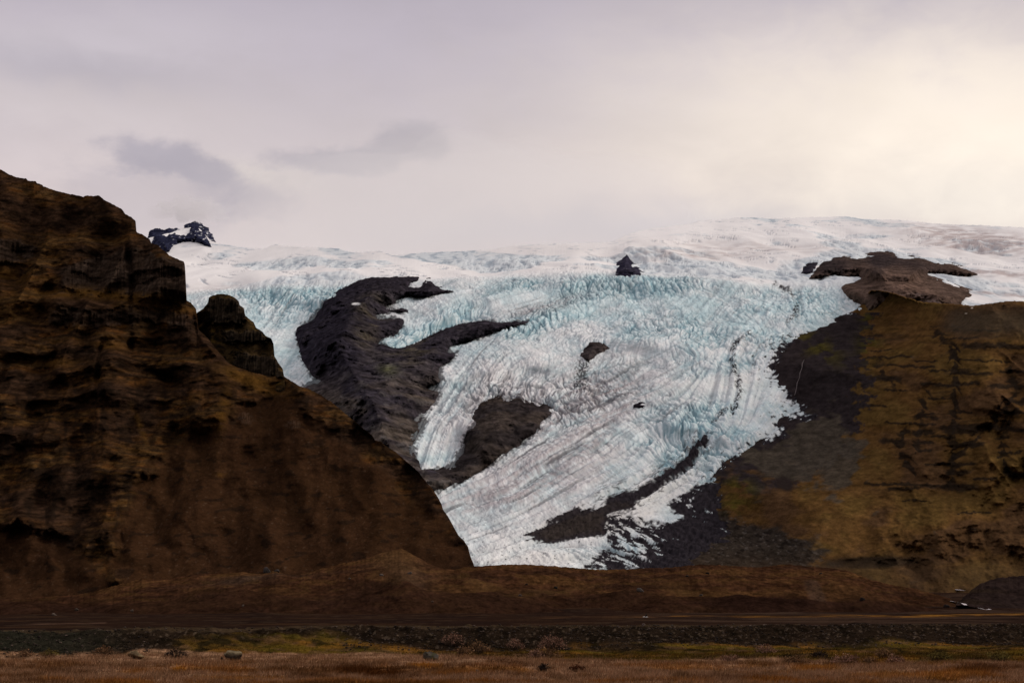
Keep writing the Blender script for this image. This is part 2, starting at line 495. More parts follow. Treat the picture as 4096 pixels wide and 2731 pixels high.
# ------------------------------------------------------------------ glacier and snowfield
def build_ice():
    rows = 700
    U, V, t = sheet_uv(70, 1110, .66, 602., ice_sky, rows)
    Y = Y0(U, V)
    X = (U - 512) / F * Y
    brow = np.interp(U, [100, 180, 250, 330, 360, 430, 500, 560, 640, 690, 740, 790, 830, 870, 930, 1000, 1100],
                     [298, 290, 285, 280, 277, 276, 274, 272, 271, 272, 280, 283, 281, 290, 300, 310, 310])
    low = sst(-4, 6, V - brow)
    fl = Flow()
    S1, S2, S3 = fl.get(0, U, V), fl.get(1, U, V), fl.get(2, U, V)
    # how broken the ice is
    cz = .10 + .22 * fbm(U / 45, V / 22, 3, 8)
    for b in ((620, 282, 95, 14, 0, .6), (690, 440, 42, 40, -30, .8), (540, 318, 45, 14, -18, .55), (430, 330, 55, 12, -22, .6),
              (560, 400, 60, 22, -10, .5), (500, 395, 40, 26, 0, .45), (300, 300, 60, 18, 0, .5), (745, 480, 40, 30, -30, .5),
              (800, 305, 50, 20, 0, .3), (640, 330, 90, 20, 0, .25), (730, 350, 60, 25, 0, .2), (600, 548, 50, 10, 0, .3)):
        cz = cz + 1.5 * b[5] * blob(U, V, *b[:5]) * (.75 + .5 * sst(-.3, .4, fbm(U / 20, V / 12, 2, 9)))
    for b in ((745, 388, 45, 10, 0, .55), (460, 505, 60, 16, -10, .5), (500, 530, 80, 16, -12, .3), (520, 298, 40, 8, -14, .5),
              (560, 310, 40, 6, -12, .3), (730, 281, 40, 5, 6, .5)):
        cz = cz - b[5] * blob(U, V, *b[:5])
    cz = np.clip(cz * 1.15, .08, 1.7) * low
    # flow-aligned coordinates (metres): a across, b down the flow
    flow = np.clip((V - 330) / 140, 0, 1)
    wx = X + 13 * fbm(X / 140, Y / 260, 3, 11) + flow * (Y - 2500) * .10
    wy = Y + 50 * fbm(X / 130, Y / 240, 3, 12) + flow * X * .5
    sc = Y / 3000.
    f1, f2, r = worley(wx / (8.0 * (.6 + .4 * sc)), wy / (66 * (.6 + .4 * sc)), 1)
    g1, g2, r2 = worley(wx / 21 + 7, wy / 150, 2)
    rn = ridged(wx / 5.5, wy / 55, 3, 40)
    crack = 1 - sst(.02, .30, f2 - f1)
    crack2 = 1 - sst(.02, .22, g2 - g1)
    mpp = Y / F
    th = np.radians(np.interp(V, [270, 330, 400, 480], [20, 25, 38, 40]))
    ac, al = U * np.sin(th) + V * np.cos(th), -U * np.cos(th) + V * np.sin(th)
    wv = 3 * fbm(U / 25, V / 18, 2, 25)
    bil = np.abs(fbm((ac + wv) / 10, al / 26, 4, 26))
    bil2 = np.abs(fbm(ac / 22, (al + wv) / 11, 4, 27))
    lump = np.clip(.5 - bil * 1.3, -.3, .5) + .8 * np.clip(.45 - bil2 * 1.3, -.3, .45)
    groove = blob(U, V, 500, 375, 55, 26) + blob(U, V, 590, 385, 30, 20) + blob(U, V, 470, 430, 18, 40)
    dz = cz * mpp * (1.5 * (r - .5) + 2.0 * (r2 - .5) - 1.1 * crack - 1.7 * crack2 + .9 * (rn - .6) + .4 * fbm(wx / 4, wy / 30, 3, 23))
    dz += low * mpp * (.85 * lump + (.10 + .20 * sst(330, 420, V)) * (S1 + 1.5 * S2 + 2.6 * S3) + groove * 1.6 * (ridged(X / 9 + Y / 90, Y / 400, 3, 28) - .6))
    dz += low * mpp * (1.6 * fbm(X / 85, Y / 400, 2, 21) + 3 * fbm(X / 210, Y / 520, 2, 24) + .3 * fbm(wx / 3.0, wy / 24, 2, 22))
    # upper snowfield: smooth swells with bands of crevasses
    up = 1 - low
    A, B = X / 4., Y / 75.
    A = A + 5 * fbm(A / 40, B / 10, 2, 60)
    band = fbm(A / 85, B / 11, 4, 61) + .25 * np.clip((V - 252) / 25, -.5, .8) + .5 * blob(U, V, 770, 268, 75, 8, -6) + .45 * blob(U, V, 520, 264, 110, 6) + .3 * blob(U, V, 640, 268, 60, 6) - .5 * blob(U, V, 700, 245, 60, 7) - .4 * blob(U, V, 780, 232, 70, 7, -4) - .4 * blob(U, V, 230, 270, 60, 8, 6) - .3 * blob(U, V, 430, 265, 60, 7)
    cb = sst(.08, .38, band)
    lr = ridged(A / 26 + B / 5, B / 3.0, 3, 66)
    lines = sst(.74, .90, lr) * sst(-.15, .25, noise(A / 30, B / 7, 67) + .4 * cb)
    tilt = fbm(A / 75, B / 15, 3, 68)
    blk = fbm(A / 7, B / 2.2, 3, 72)
    ck = sst(.1, .5, -blk)
    ridge_fade = sst(0, .06, 1 - t)
    dz += up * ridge_fade * mpp * (5.5 * tilt + cb * (1.5 * blk + 1.0 * fbm(A / 18, B / 4, 2, 73)) - 1.6 * lines)
    # ---- colours of the ice, with crevasse shade painted into the dark blue
    c = np.broadcast_to(np.array([.85, .855, .86]), U.shape + (3,)).copy()
    blue = np.clip(.30 + .5 * fbm(U / 40, V / 18, 3, 71), 0, 1)
    for b in ((620, 284, 95, 14, 0, .6), (690, 430, 45, 35, -30, .5), (430, 330, 60, 14, -22, .7), (540, 318, 50, 13, -18, .7), (300, 330, 50, 60, 0, .4), (290, 290, 70, 14, 0, .4), (680, 310, 120, 26, 8, .45), (745, 470, 50, 24, -36, .4), (810, 305, 50, 16, 0, .4)):
        blue = blue + b[5] * blob(U, V, *b[:5])
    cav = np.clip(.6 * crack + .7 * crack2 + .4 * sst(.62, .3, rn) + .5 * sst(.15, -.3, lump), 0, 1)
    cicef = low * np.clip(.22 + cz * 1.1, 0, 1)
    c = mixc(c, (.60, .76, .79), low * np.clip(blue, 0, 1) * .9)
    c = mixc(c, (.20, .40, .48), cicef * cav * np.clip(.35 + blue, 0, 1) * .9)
    c = mixc(c, (.86, .84, .80), low * np.clip(blob(U, V, 590, 518, 95, 17, -14) + blob(U, V, 540, 560, 70, 10) + blob(U, V, 650, 500, 60, 12, -35) + .5 * blob(U, V, 740, 386, 60, 12), 0, 1) * .7)
    # grit and dust that melts out of the old ice
    across = U * .66 + V * .75
    along = -U * .75 + V * .66
    gr = fbm(across / 5.5, along / 34, 4, 80)
    gr2 = fbm(wx / 7, wy / 50, 3, 81)
    dirt = .12 + 0 * U
    for b in ((500, 420, 60, 55, 0, .9), (560, 465, 70, 45, -30, .75), (590, 395, 40, 30, 0, .6), (620, 370, 50, 25, 0, .35), (470, 500, 60, 14, -12, .75),
              (540, 305, 45, 7, -14, .7), (650, 395, 50, 20, 0, .35), (610, 412, 28, 14, -60, .6), (455, 285, 40, 6, 0, .2), (830, 345, 30, 18, -35, .7), (735, 500, 60, 18, -38, .5)):
        dirt = dirt + b[5] * blob(U, V, *b[:5])
    dirt = np.clip(dirt, 0, 1) * low
    c = mixc(c, (.47, .43, .44), dirt * np.clip(.5 + .22 * S2 + .2 * S3 + .4 * gr2, 0, .95))
    c = c * (1 + low * np.clip(.05 * S1 + .035 * S2 + .03 * S3, -.2, .12))[..., None]
    c = mixc(c, (.15, .135, .14), np.clip(dirt + .1, 0, 1) * cicef * np.clip(cav * 1.25 - .2, 0, 1) * .8)  # grit in the crevasses, their shade darkened in with it
    c = mixc(c, (.10, .09, .10), dirt * sst(1.1, 2.1, -S2 - .4 * S1) * .7)
    c = mixc(c, (.20, .19, .20), low * sst(1.5, 2.6, -S1) * .55)
    # snowfield tints
    snow = np.broadcast_to(np.array([.93, .90, .89]), c.shape)
    c = c + (snow - c) * (up * .95)[..., None]
    c = mixc(c, (.60, .69, .74), up * cb * .6)
    c = mixc(c, (.36, .43, .50), up * np.clip(ck * cb * .8 + lines * .8, 0, 1) * .8)
    pink = np.zeros(U.shape)
    for b in ((985, 245, 60, 8, 4, .8), (990, 272, 60, 3, 3, .9), (1000, 291, 50, 3, 2, .8), (225, 290, 40, 6, 0, .5), (690, 255, 70, 5, 0, .45), (760, 247, 90, 5, 3, .4), (960, 233, 60, 7, 5, .6)):
        pink = pink + b[5] * blob(U, V, *b[:5])
    c = mixc(c, (.50, .42, .41), up * np.clip(pink * (.9 + 1.2 * fbm(U / 16, V / 2.2, 3, 90)), 0, .85))
    # debris: lines of rubble carried down the middle of the tongue
    deb = np.zeros(U.shape)
    m1 = R4([(1740, 580), (1850, 620), (1900, 720), (1890, 800), (1835, 850)])
    m0 = m1
    m1 = R4([(1560, 945), (1460, 1000), (1450, 1080), (1450, 1150), (1480, 1250), (1500, 1330), (1480, 1420), (1440, 1480)])
    m1 += R9([(1400, 370), (1330, 420), (1220, 480), (1120, 560)])
    m2 = R9([(1010, 820), (900, 900), (840, 960), (800, 1060), (700, 1120), (560, 1200), (480, 1260), (400, 1340), (280, 1400), (180, 1480), (40, 1560)]) + \
        R8([(1350, 100), (1200, 200), (1050, 230), (900, 270)])
    d1 = np.minimum(coarse(pdist, U, V, m1), coarse(pdist, U, V, m0) + .6) + 2.6 * fbm(U / 6, V / 5, 3, 95)
    d2 = coarse(pdist, U, V, m2) + 2.4 * fbm(U / 7, V / 3, 3, 96)
    bit = fbm(U / 2.4, V / 1.5, 3, 97)
    deb = np.maximum(deb, sst(4.2, .6, d1) * sst(-.22, .1, bit + .08 + .25 * noise(U / 14, V / 14, 94)) * .95)
    isl = coarse(sdist, U, V, moraine_isle) + 1.5 * fbm(U / 5, V / 3, 3, 93) + .9 * S1 + .9 * S2
    deb = np.maximum(deb, sst(-1.2, 1.2, isl))
    wid = np.interp(U, [600, 680, 760], [9.5, 6.5, 3.2])
    deb = np.maximum(deb, sst(wid, wid * .45, d2))
    deb = np.maximum(deb, sst(wid * 3, wid * .5, d2) * sst(.12, .42, fbm((U * .95 - V * .3) / 9, (V * .95 + U * .3) / 1.8, 3, 98)) * .9)
    # rubble-covered snout on the right, with ice showing through
    sn = coarse(sdist, U, V, R8([(2040, 60), (1780, 60), (1700, 170), (1480, 290), (1500, 330), (1640, 420), (1530, 490), (1250, 470), (1120, 400), (860, 395), (840, 500), (860, 650), (870, 720), (760, 800), (700, 900), (600, 985), (2350, 1045), (2350, 300)]))
    ic = .75 * fbm((U * .9 + V * .42) / 16, (V * .9 - U * .42) / 4.5, 5, 99, .62) + .16 * S1 + .12 * S2
    far = sst(630, 700, U + (V - 530) * .6)
    show = sst(.27, .45, ic - .6 * far + .35 * blob(U, V, 630, 545, 34, 16) + .3 * blob(U, V, 690, 505, 30, 12, 30))
    deb = np.maximum(deb, sst(-1.5, 2.0, sn + 3.5 * fbm(U / 7, V / 3.2, 3, 100)) * (1 - .85 * show))
    # dirty margins below the cliffs
    sr = np.maximum(coarse(sdist, U, V, right_rock), coarse(sdist, U, V, plateau))
    deb = np.maximum(deb, sst(.1, .5, np.exp(np.clip(sr, -40, 0) / 7) * 1.1 + .75 * fbm(U / 6, V / 3, 4, 101) - .35) * (V > 330) * (sr > -24))
    sb = np.maximum(coarse(sdist, U, V, nun_big), coarse(sdist, U, V, nun_window))
    deb = np.maximum(deb, sst(-2.5, 0, sb + 3.0 * fbm(U / 4, V / 3, 3, 102)) * .8 * (V > 300))
    scn = coarse(sdist, U, V, R4([(360, 1100), (450, 1090), (440, 1200), (430, 1300), (330, 1310), (350, 1200)]))
    deb = np.maximum(deb, sst(-.1, .3, bit * .9 + scn * .08 - .1) * sst(-6, 2, scn) * .85)
    specks = sst(.62, .8, fbm(U / 3.5, V / 1.6, 2, 103)) * sst(500, 540, V) * .8
    deb = np.maximum(deb, specks)
    deb = np.clip(deb, 0, 1)
    dc = lerp(np.array([.026, .022, .026]), np.array([.038, .030, .027]), sst(-1, 9, isl)[..., None]) * (1 + .5 * fbm(U / 4, V / 3, 3, 104))[..., None]
    c = c + (dc - c) * deb[..., None]
    dz += deb * mpp * .5 * fbm(U / 2, V / 1.4, 2, 105)
    P = world(U, V, Y)
    P[..., 2] += dz
    cq = lambda a: (a[:-1, :-1] + a[1:, 1:]) / 2
    low_q = cq(V - brow) > 0
    left_q = (cq(U) < 392 - (cq(V) - 300) * .25)
    Pb, cb2 = add_back(P, c, 2500, 900, 6)
    R, C = Pb.shape[:2]
    ext = lambda m: np.concatenate([m, np.zeros((6, C - 1), bool)])
    upm = np.concatenate([~low_q, np.ones((6, C - 1), bool)])
    o = grid_mesh('snowfield', Pb, cb2, M_snow, upm)
    tag(o, 'white snowfield with faint grey crevasse bands along the skyline above the icefall', 'snowfield', kind='structure')
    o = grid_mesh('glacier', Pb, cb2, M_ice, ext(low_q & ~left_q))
    tag(o, 'broad crevassed glacier tongue of blue-white ice flowing down to the brown moraine', 'glacier', kind='structure')
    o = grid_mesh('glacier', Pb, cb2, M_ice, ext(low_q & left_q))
    tag(o, 'narrow pale glacier arm between the cliffed mountain and the dark island of rock', 'glacier', kind='structure')
    return U, V, P


# ------------------------------------------------------------------ rock that stands up out of the ice
def rock_sheet(name, poly, label, cat, kappa=.6, cap=40, du=.7, mat=None, colour=None, st=None, jag=.7, grow=7, clampu=None, gullies=None, lift=0, front=None, beds=()):
    p = np.array(poly)
    u0, v0 = p.min(0) - grow
    u1, v1 = p.max(0) + grow
    if clampu:
        u1 = min(u1, clampu)
    v1 = min(v1, 612)
    us, vs = np.arange(u0, u1, du), np.arange(v1, v0, -du)
    U, V = np.meshgrid(us, vs)
    sd = coarse(sdist, U, V, poly) + jag * fbm(U / 4.5, V / 3.5, 3, 200)
    Yb = Y0(U, V)
    R = kappa * dY0(V) * np.clip(sd, -grow, cap)
    R = R + np.clip(sd, -4, 3) * dY0(V) * .4
    R = R + lift * sst(0, 9, sd)
    if front is not None:
        Yh = np.interp(V, front[1], front[2])
        Yh = Yh + (Yb - Yh) * .5 * sst(1000, 850, U) * sst(560, 420, V) + 18 * fbm(U / 60, V / 50, 3, 210)
        dl = coarse(pdist, U, V, front[0])
        b = sst(0, front[3], np.where(sd > 0, dl, 0)) 
        Yf = lerp(Yb - R * .3, Yh, b)
        Yf = np.where((sd < 0), lerp(Yh, Yb + 300, sst(0, 1.3, -sd)), Yf) if False else Yf
        out = (sd < 0) & (coarse(pdist, U, V, front[0]) > 9)
        Yf = np.where(out, lerp(Yh, np.maximum(Yb + 200, Yh), np.clip(-sd / 1.2, 0, 1)), Yf)
        R = Yb - Yf
    st = dict(st or {})
    fade = sst(-1, 6, sd)
    bump_beds = 0
    for hv, ua, ub, th in beds:
        bump_beds = bump_beds + min(th, 2.2) * 3.0 * np.exp(-((V - hv + th) / (th + .8)) ** 2) * sst(ua - 3, ua + 6, U) * sst(ub + 3, ub - 6, U)
    D, cm, gz, q = strata(U, V, Yb - R, **st)
    if front is not None:
        D = D * lerp(.18, 1, sst(512, 462, V)) * lerp(.3, 1, sst(335, 380, V)) * lerp(.35, 1, sst(850, 905, U))
    if front is not None:
        D = D + 42 * fbm(U / 55, V / 60, 2, 220) * sst(840, 880, U) + 9 * fbm(U / 14, V / 11, 3, 221) * sst(845, 900, U)
        for rl, hgt, wd in (([(866, 408), (884, 425), (905, 448), (922, 472)], 26, 7), ([(985, 386), (972, 404), (966, 414)], 16, 7), ([(905, 415), (918, 440)], 12, 5), ([(938, 432), (930, 455), (926, 476)], 18, 8),
                            ([(972, 430), (985, 452), (990, 480)], 18, 8), ([(1030, 395), (1025, 430), (1040, 470)], 22, 10), ([(880, 335), (905, 365), (908, 395)], 20, 9), ([(930, 340), (936, 372)], 14, 8), ([(985, 352), (984, 376)], 14, 9),
                            ([(800, 470), (835, 500), (880, 530), (940, 545)], 14, 9)):
            D = D + hgt * np.exp(-(coarse(pdist, U, V, rl) / wd) ** 2)
        D = D + 46 * blob(U, V, 740, 492, 30, 22) - 34 * blob(U, V, 786, 484, 15, 10, 25) - 22 * blob(U, V, 862, 566, 50, 7, -3)
    D = D + bump_beds
    for gl in (gullies or ()):
        D = D - 12 * np.exp(-(coarse(pdist, U, V, gl) / 5.0) ** 2)
    Y = Yb - R - D * fade - np.where(sd > 0, Yb / F * 1.5, 0)
    P = world(U, V, Y)
    nz, n = normal_z(P)
    c = colour(U, V, sd, nz, cm, gz, P)
    keep = (sd[:-1, :-1] > -grow * .8) | (sd[1:, 1:] > -grow * .8)
    o = grid_mesh(name, P, c, mat or M_farrock, keep)
    tag(o, label, cat, kind='structure')
    return U, V, Y


def col_far(base, alt, moss=None, snowm=0.0):
    def f(U, V, sd, nz, cm, gz, P):
        n1 = fbm(P[..., 0] / 60, P[..., 2] / 40, 4, 301)
        c = np.broadcast_to(np.array(base), U.shape + (3,)).copy()
        c = mixc(c, alt, sst(-.2, .4, n1))
        c = mixc(c, np.array(base) * .5, cm * .7)
        c = c * (1 + .6 * np.clip(fbm(P[..., 0] / 12, P[..., 2] / 7, 4, 302), -.9, 1.2))[..., None]
        if moss is not None:
            mz = np.zeros(U.shape)
            for b in moss[1]:
                mz = mz + b[5] * blob(U, V, *b[:5])
            c = mixc(c, moss[0], np.clip(mz, 0, 1) * sst(-.4, .3, n1))
        if snowm:
            c = mixc(c, (.8, .8, .84), sst(1 - snowm, 1.0 - snowm + .2, .5 + .42 * fbm(U / 5 + V / 4, V / 1.8 - U / 9, 3, 303) + .15 * sst(265, 225, V) * sst(185, 205, U)))
        return c
    return f


def build_far_rocks():
    def big(U, V, sd, nz, cm, gz, P):
        n1 = fbm(P[..., 0] / 80, P[..., 2] / 60, 4, 310)
        c = np.broadcast_to(np.array([.040, .034, .042]), U.shape + (3,)).copy()
        low = sst(355, 400, V)
        c = mixc(c, (.078, .062, .052), low * sst(-.5, .3, n1))
        c = mixc(c, (.095, .078, .050), sst(0, 1, blob(U, V, 365, 320, 22, 28, 20) * 1.2 + blob(U, V, 420, 350, 40, 12, -20)) * sst(-.4, .4, n1) * .8)
        c = mixc(c, (.10, .10, .05), blob(U, V, 388, 370, 10, 6) * .8)
        c = mixc(c, (.025, .021, .028), cm * .7)
        c = mixc(c, (.021, .018, .026), sst(378, 350, U + (V - 330) * .1 + 8 * n1) * sst(420, 360, V) * .8)
        c = mixc(c, (.024, .020, .026), sst(300, 285, V) * sst(340, 360, U) * .6)
        c = c * (1 + .65 * np.clip(fbm(P[..., 0] / 12, P[..., 2] / 8, 4, 313), -.9, 1.2))[..., None]
        c = mixc(c, (.018, .015, .018), sst(.2, .5, fbm(P[..., 0] / 30, P[..., 2] / 14, 3, 314)) * .6)
        c = mixc(c, (.09, .08, .078), sst(.2, .6, fbm(U / 16, V / 9, 3, 311)) * low * .6)
        c = mixc(c, (.82, .8, .78), sst(.3, .7, blob(U, V, 356, 303.5, 5, 1.6)))
        c = mixc(c, (.62, .6, .6), sst(.35, .6, fbm(U / 6, V / 2.2, 3, 312) - .02 * np.abs(V - 290)) * blob(U, V, 415, 285, 30, 10) * .0)
        return c
    rock_sheet('nunatak', nun_big, 'largest dark rock island in the ice, left of the main glacier tongue', 'rock island', .72, 60, .6, M_farrock, big,
               dict(bed=60, gully=55, gx=110, s=400, rough=26, column=4, run=1.0), jag=.6)
    rock_sheet('nunatak', nun_window, 'dark rock window below the icefall, enclosed by two ice lobes', 'rock island', .5, 30, .65, M_farrock,
               col_far((.032, .026, .026), (.048, .037, .032)), dict(bed=55, gully=14, gx=70, s=420, rough=16, run=.9), jag=.8)
    rock_sheet('nunatak', nun_c, 'small dark rock wedge poking through the middle of the icefall', 'rock island', .6, 12, .5, M_farrock,
               col_far((.045, .036, .036), (.065, .05, .046)), dict(bed=40, gully=6, s=430, rough=4))
    rock_sheet('nunatak', nun_e, 'smallest black rock knob surrounded by ice near the tall seracs', 'rock island', .6, 10, .5, M_farrock,
               col_far((.022, .018, .024), (.035, .03, .035)), dict(bed=30, gully=5, s=440, rough=5))
    rock_sheet('nunatak', nun_spike, 'black pointed rock streaked with snow at the brow of the icefall', 'rock island', .35, 14, .4, M_farrock,
               col_far((.026, .024, .042), (.04, .036, .055), None, .19), dict(bed=400, gully=0, gx=60, s=450, rough=3, cliffy=0, column=0), lift=120, jag=.25)
    rock_sheet('nunatak', nun_edge, 'dark rock hollow under the ice edge beside the brown plateau cliff', 'rock island', .5, 10, .5, M_farrock,
               col_far((.03, .027, .04), (.045, .04, .05)), dict(bed=50, gully=6, s=460, rough=6))
    rock_sheet('nunatak', nun_peak, 'jagged blue-black rocky summit dusted with snow, far left on the skyline', 'rock island', .45, 14, .4, M_farrock,
               col_far((.022, .024, .048), (.035, .038, .07), None, .22), dict(bed=90, gully=14, gx=90, s=470, rough=16), jag=1.0, lift=160)

    def right(U, V, sd, nz, cm, gz, P):
        X, Z = (U - 512) * .92, (604 - V) * .92      # levelled coordinates of the beds, metres
        n5 = fbm(X / 9, Z / 4, 4, 340, .7)
        n1 = fbm(X / 70, Z / 40, 4, 320)
        n2 = fbm(X / 18, Z / 9, 4, 321)
        ochre = np.array([.094, .055, .0225])
        c = np.broadcast_to(ochre, U.shape + (3,)).copy()
        c = mixc(c, (.098, .066, .024), sst(-.1, .5, n1) * .7)
        c = mixc(c, (.066, .040, .026), sst(.1, .5, -n1) * .7)
        # thin bedded outcrops, ledge shadows painted into the same dark lines
        ln = fbm(X / 60 + Z / 300, (Z + 7 * fbm(X / 130, Z / 90, 2, 331)) / 4.6, 3, 330)
        zone = np.clip(.06 + .85 * blob(U, V, 950, 362, 110, 34) + .5 * blob(U, V, 985, 425, 60, 14) + .4 * blob(U, V, 1000, 345, 50, 10) - .6 * sst(470, 520, V), 0, 1)
        c = mixc(c, (.026, .020, .015), sst(.06, .26, ln) * zone * sst(.3, .7, .5 + .6 * fbm(X / 60, Z / 60, 3, 332)))
        for gl in GULLIES:
            dg = coarse(pdist, U, V, gl) + 2.0 * fbm(U / 5, V / 4, 3, 333)
            sw = V / 13.5 + .8 * noise(U / 16, V / 30, 335)
            w = 1.0 + 9 * (sw - np.floor(sw)) ** 1.6
            c = mixc(c, (.018, .0145, .0125), sst(w, w * .45, dg) * .88)
        jit = 1.5 * fbm(U / 9, V / 9, 2, 338)
        for hv, ua, ub, th in BEDS:
            db = np.hypot(np.maximum(np.maximum(ua - U, U - ub), 0) * .45, V - hv - jit - .05 * (U - (ua + ub) / 2) * math.sin(hv))
            mk = sst(th * 1.5, th * .5, db + .9 * fbm(U / 3.5, V / 2.2, 3, 339))
            c = mixc(c, (.020, .0155, .013), mk * .9)
            c = mixc(c, (.118, .070, .028), sst(3.0, 0, np.abs(db - th * 1.5 - 2)) * (V > hv) * sst(ua, ua + 6, U) * sst(ub, ub - 6, U) * .3)
        # bare cliffs
        c = mixc(c, (.024, .0185, .015), cm * sst(.1, .6, n2) * .6 * (.3 + .7 * zone))
        # flank towards the ice, its shade away from the sun painted dark
        fl = sst(5, -4, U - np.interp(V, [300, 330, 400, 450, 470, 520, 560], [872, 868, 862, 852, 820, 700, 650]) + 20 * fbm(U / 22, V / 16, 5, 322, .6))
        fl = fl * sst(505, 470, V + 26 * fbm(U / 24, V / 12, 4, 323)) * (V > 312)
        c = mixc(c, (.026, .0225, .028), fl)
        scree = np.clip(blob(U, V, 815, 445, 26, 30, 40) * 1.3 + blob(U, V, 770, 462, 40, 12, 20) + blob(U, V, 845, 470, 10, 30, 30), 0, 1)
        c = mixc(c, (.062, .056, .050), sst(.25, .55, scree + .35 * n2) * .9)
        dirt = np.clip(blob(U, V, 735, 552, 75, 24, 6) * 1.7 + blob(U, V, 690, 535, 36, 40) * 1.3, 0, 1)
        c = mixc(c, (.036, .032, .031), sst(.25, .6, dirt + .3 * n2) * .95)
        c = mixc(c, (.085, .080, .082), sst(.25, .6, dirt) * sst(.38, .6, fbm(U / 7 + V / 9, V / 2.6 - U / 8, 4, 341)) * .8)
        c = mixc(c, (.016, .0135, .0135), sst(.25, .6, dirt) * sst(.1, .45, -fbm(U / 9 + V / 9, V / 3.2 - U / 8, 4, 342)) * .8)
        c = mixc(c, (.070, .064, .014), np.clip(blob(U, V, 740, 487, 18, 9, 15) + blob(U, V, 735, 505, 14, 8) + blob(U, V, 815, 345, 30, 10, 30) + blob(U, V, 870, 345, 12, 14) + blob(U, V, 868, 318, 8, 7), 0, 1) * sst(-.3, .3, n2) * .8)
        c = c * (1 + .34 * np.clip(n5, -.9, 1.3))[..., None]
        c = mixc(c, (.055, .046, .036), sst(300, 318, V) * sst(345, 325, V) * sst(930, 960, U) * .8)
        c = mixc(c, (.7, .68, .66), sst(.6, .9, blob(U, V, 972, 307.5, 2.2, 1.2) + blob(U, V, 966, 313, 2, .9)) * .8)
        c = c * np.array([1.06, .94, .78])
        # shade painted into the hollow of the knoll and under the foot's overhang
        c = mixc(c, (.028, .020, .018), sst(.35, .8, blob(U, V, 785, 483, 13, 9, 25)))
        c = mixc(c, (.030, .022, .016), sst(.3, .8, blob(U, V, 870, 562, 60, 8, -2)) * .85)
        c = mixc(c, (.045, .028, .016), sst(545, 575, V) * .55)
        return c
    def flat_top(U, V, sd, nz, cm, gz, P):
        n2 = fbm(P[..., 0] / 30, P[..., 2] / 16, 4, 345)
        c = np.broadcast_to(np.array([.088, .059, .047]), U.shape + (3,)).copy()
        c = mixc(c, (.155, .098, .074), blob(U, V, 905, 290, 46, 18, 25) * .9)
        c = mixc(c, (.19, .135, .115), sst(.5, .9, blob(U, V, 925, 298, 22, 5, 15) + .2 * n2) * .8)
        c = mixc(c, (.036, .028, .030), np.clip(blob(U, V, 832, 265, 28, 11) + blob(U, V, 905, 262, 45, 7, 12) * .8 + blob(U, V, 880, 262, 12, 8), 0, 1) * .85)
        rib = noise(P[..., 0] / 16, P[..., 2] / 120, 346)
        c = c * (1 + .5 * np.clip(n2, -.9, 1.2))[..., None]
        c = mixc(c, (.028, .022, .022), sst(0, .4, rib) * blob(U, V, 850, 268, 50, 12) * .8)
        return mixc(c, (.060, .048, .030), sst(302, 314, V) * .7)
    rock_sheet('plateau', plateau, 'brown rocky plateau rising out of the ice behind the ochre mountainside', 'plateau', .62, 40, .6, M_farrock, flat_top,
               dict(bed=60, gully=22, gx=90, s=490, rough=10, run=.9, column=4))
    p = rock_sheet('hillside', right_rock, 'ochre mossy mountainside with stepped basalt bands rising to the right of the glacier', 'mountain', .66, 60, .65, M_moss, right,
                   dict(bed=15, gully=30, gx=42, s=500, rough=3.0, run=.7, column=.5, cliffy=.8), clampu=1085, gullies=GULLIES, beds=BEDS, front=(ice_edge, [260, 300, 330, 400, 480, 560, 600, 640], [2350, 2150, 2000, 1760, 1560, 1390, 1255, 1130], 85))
    return p


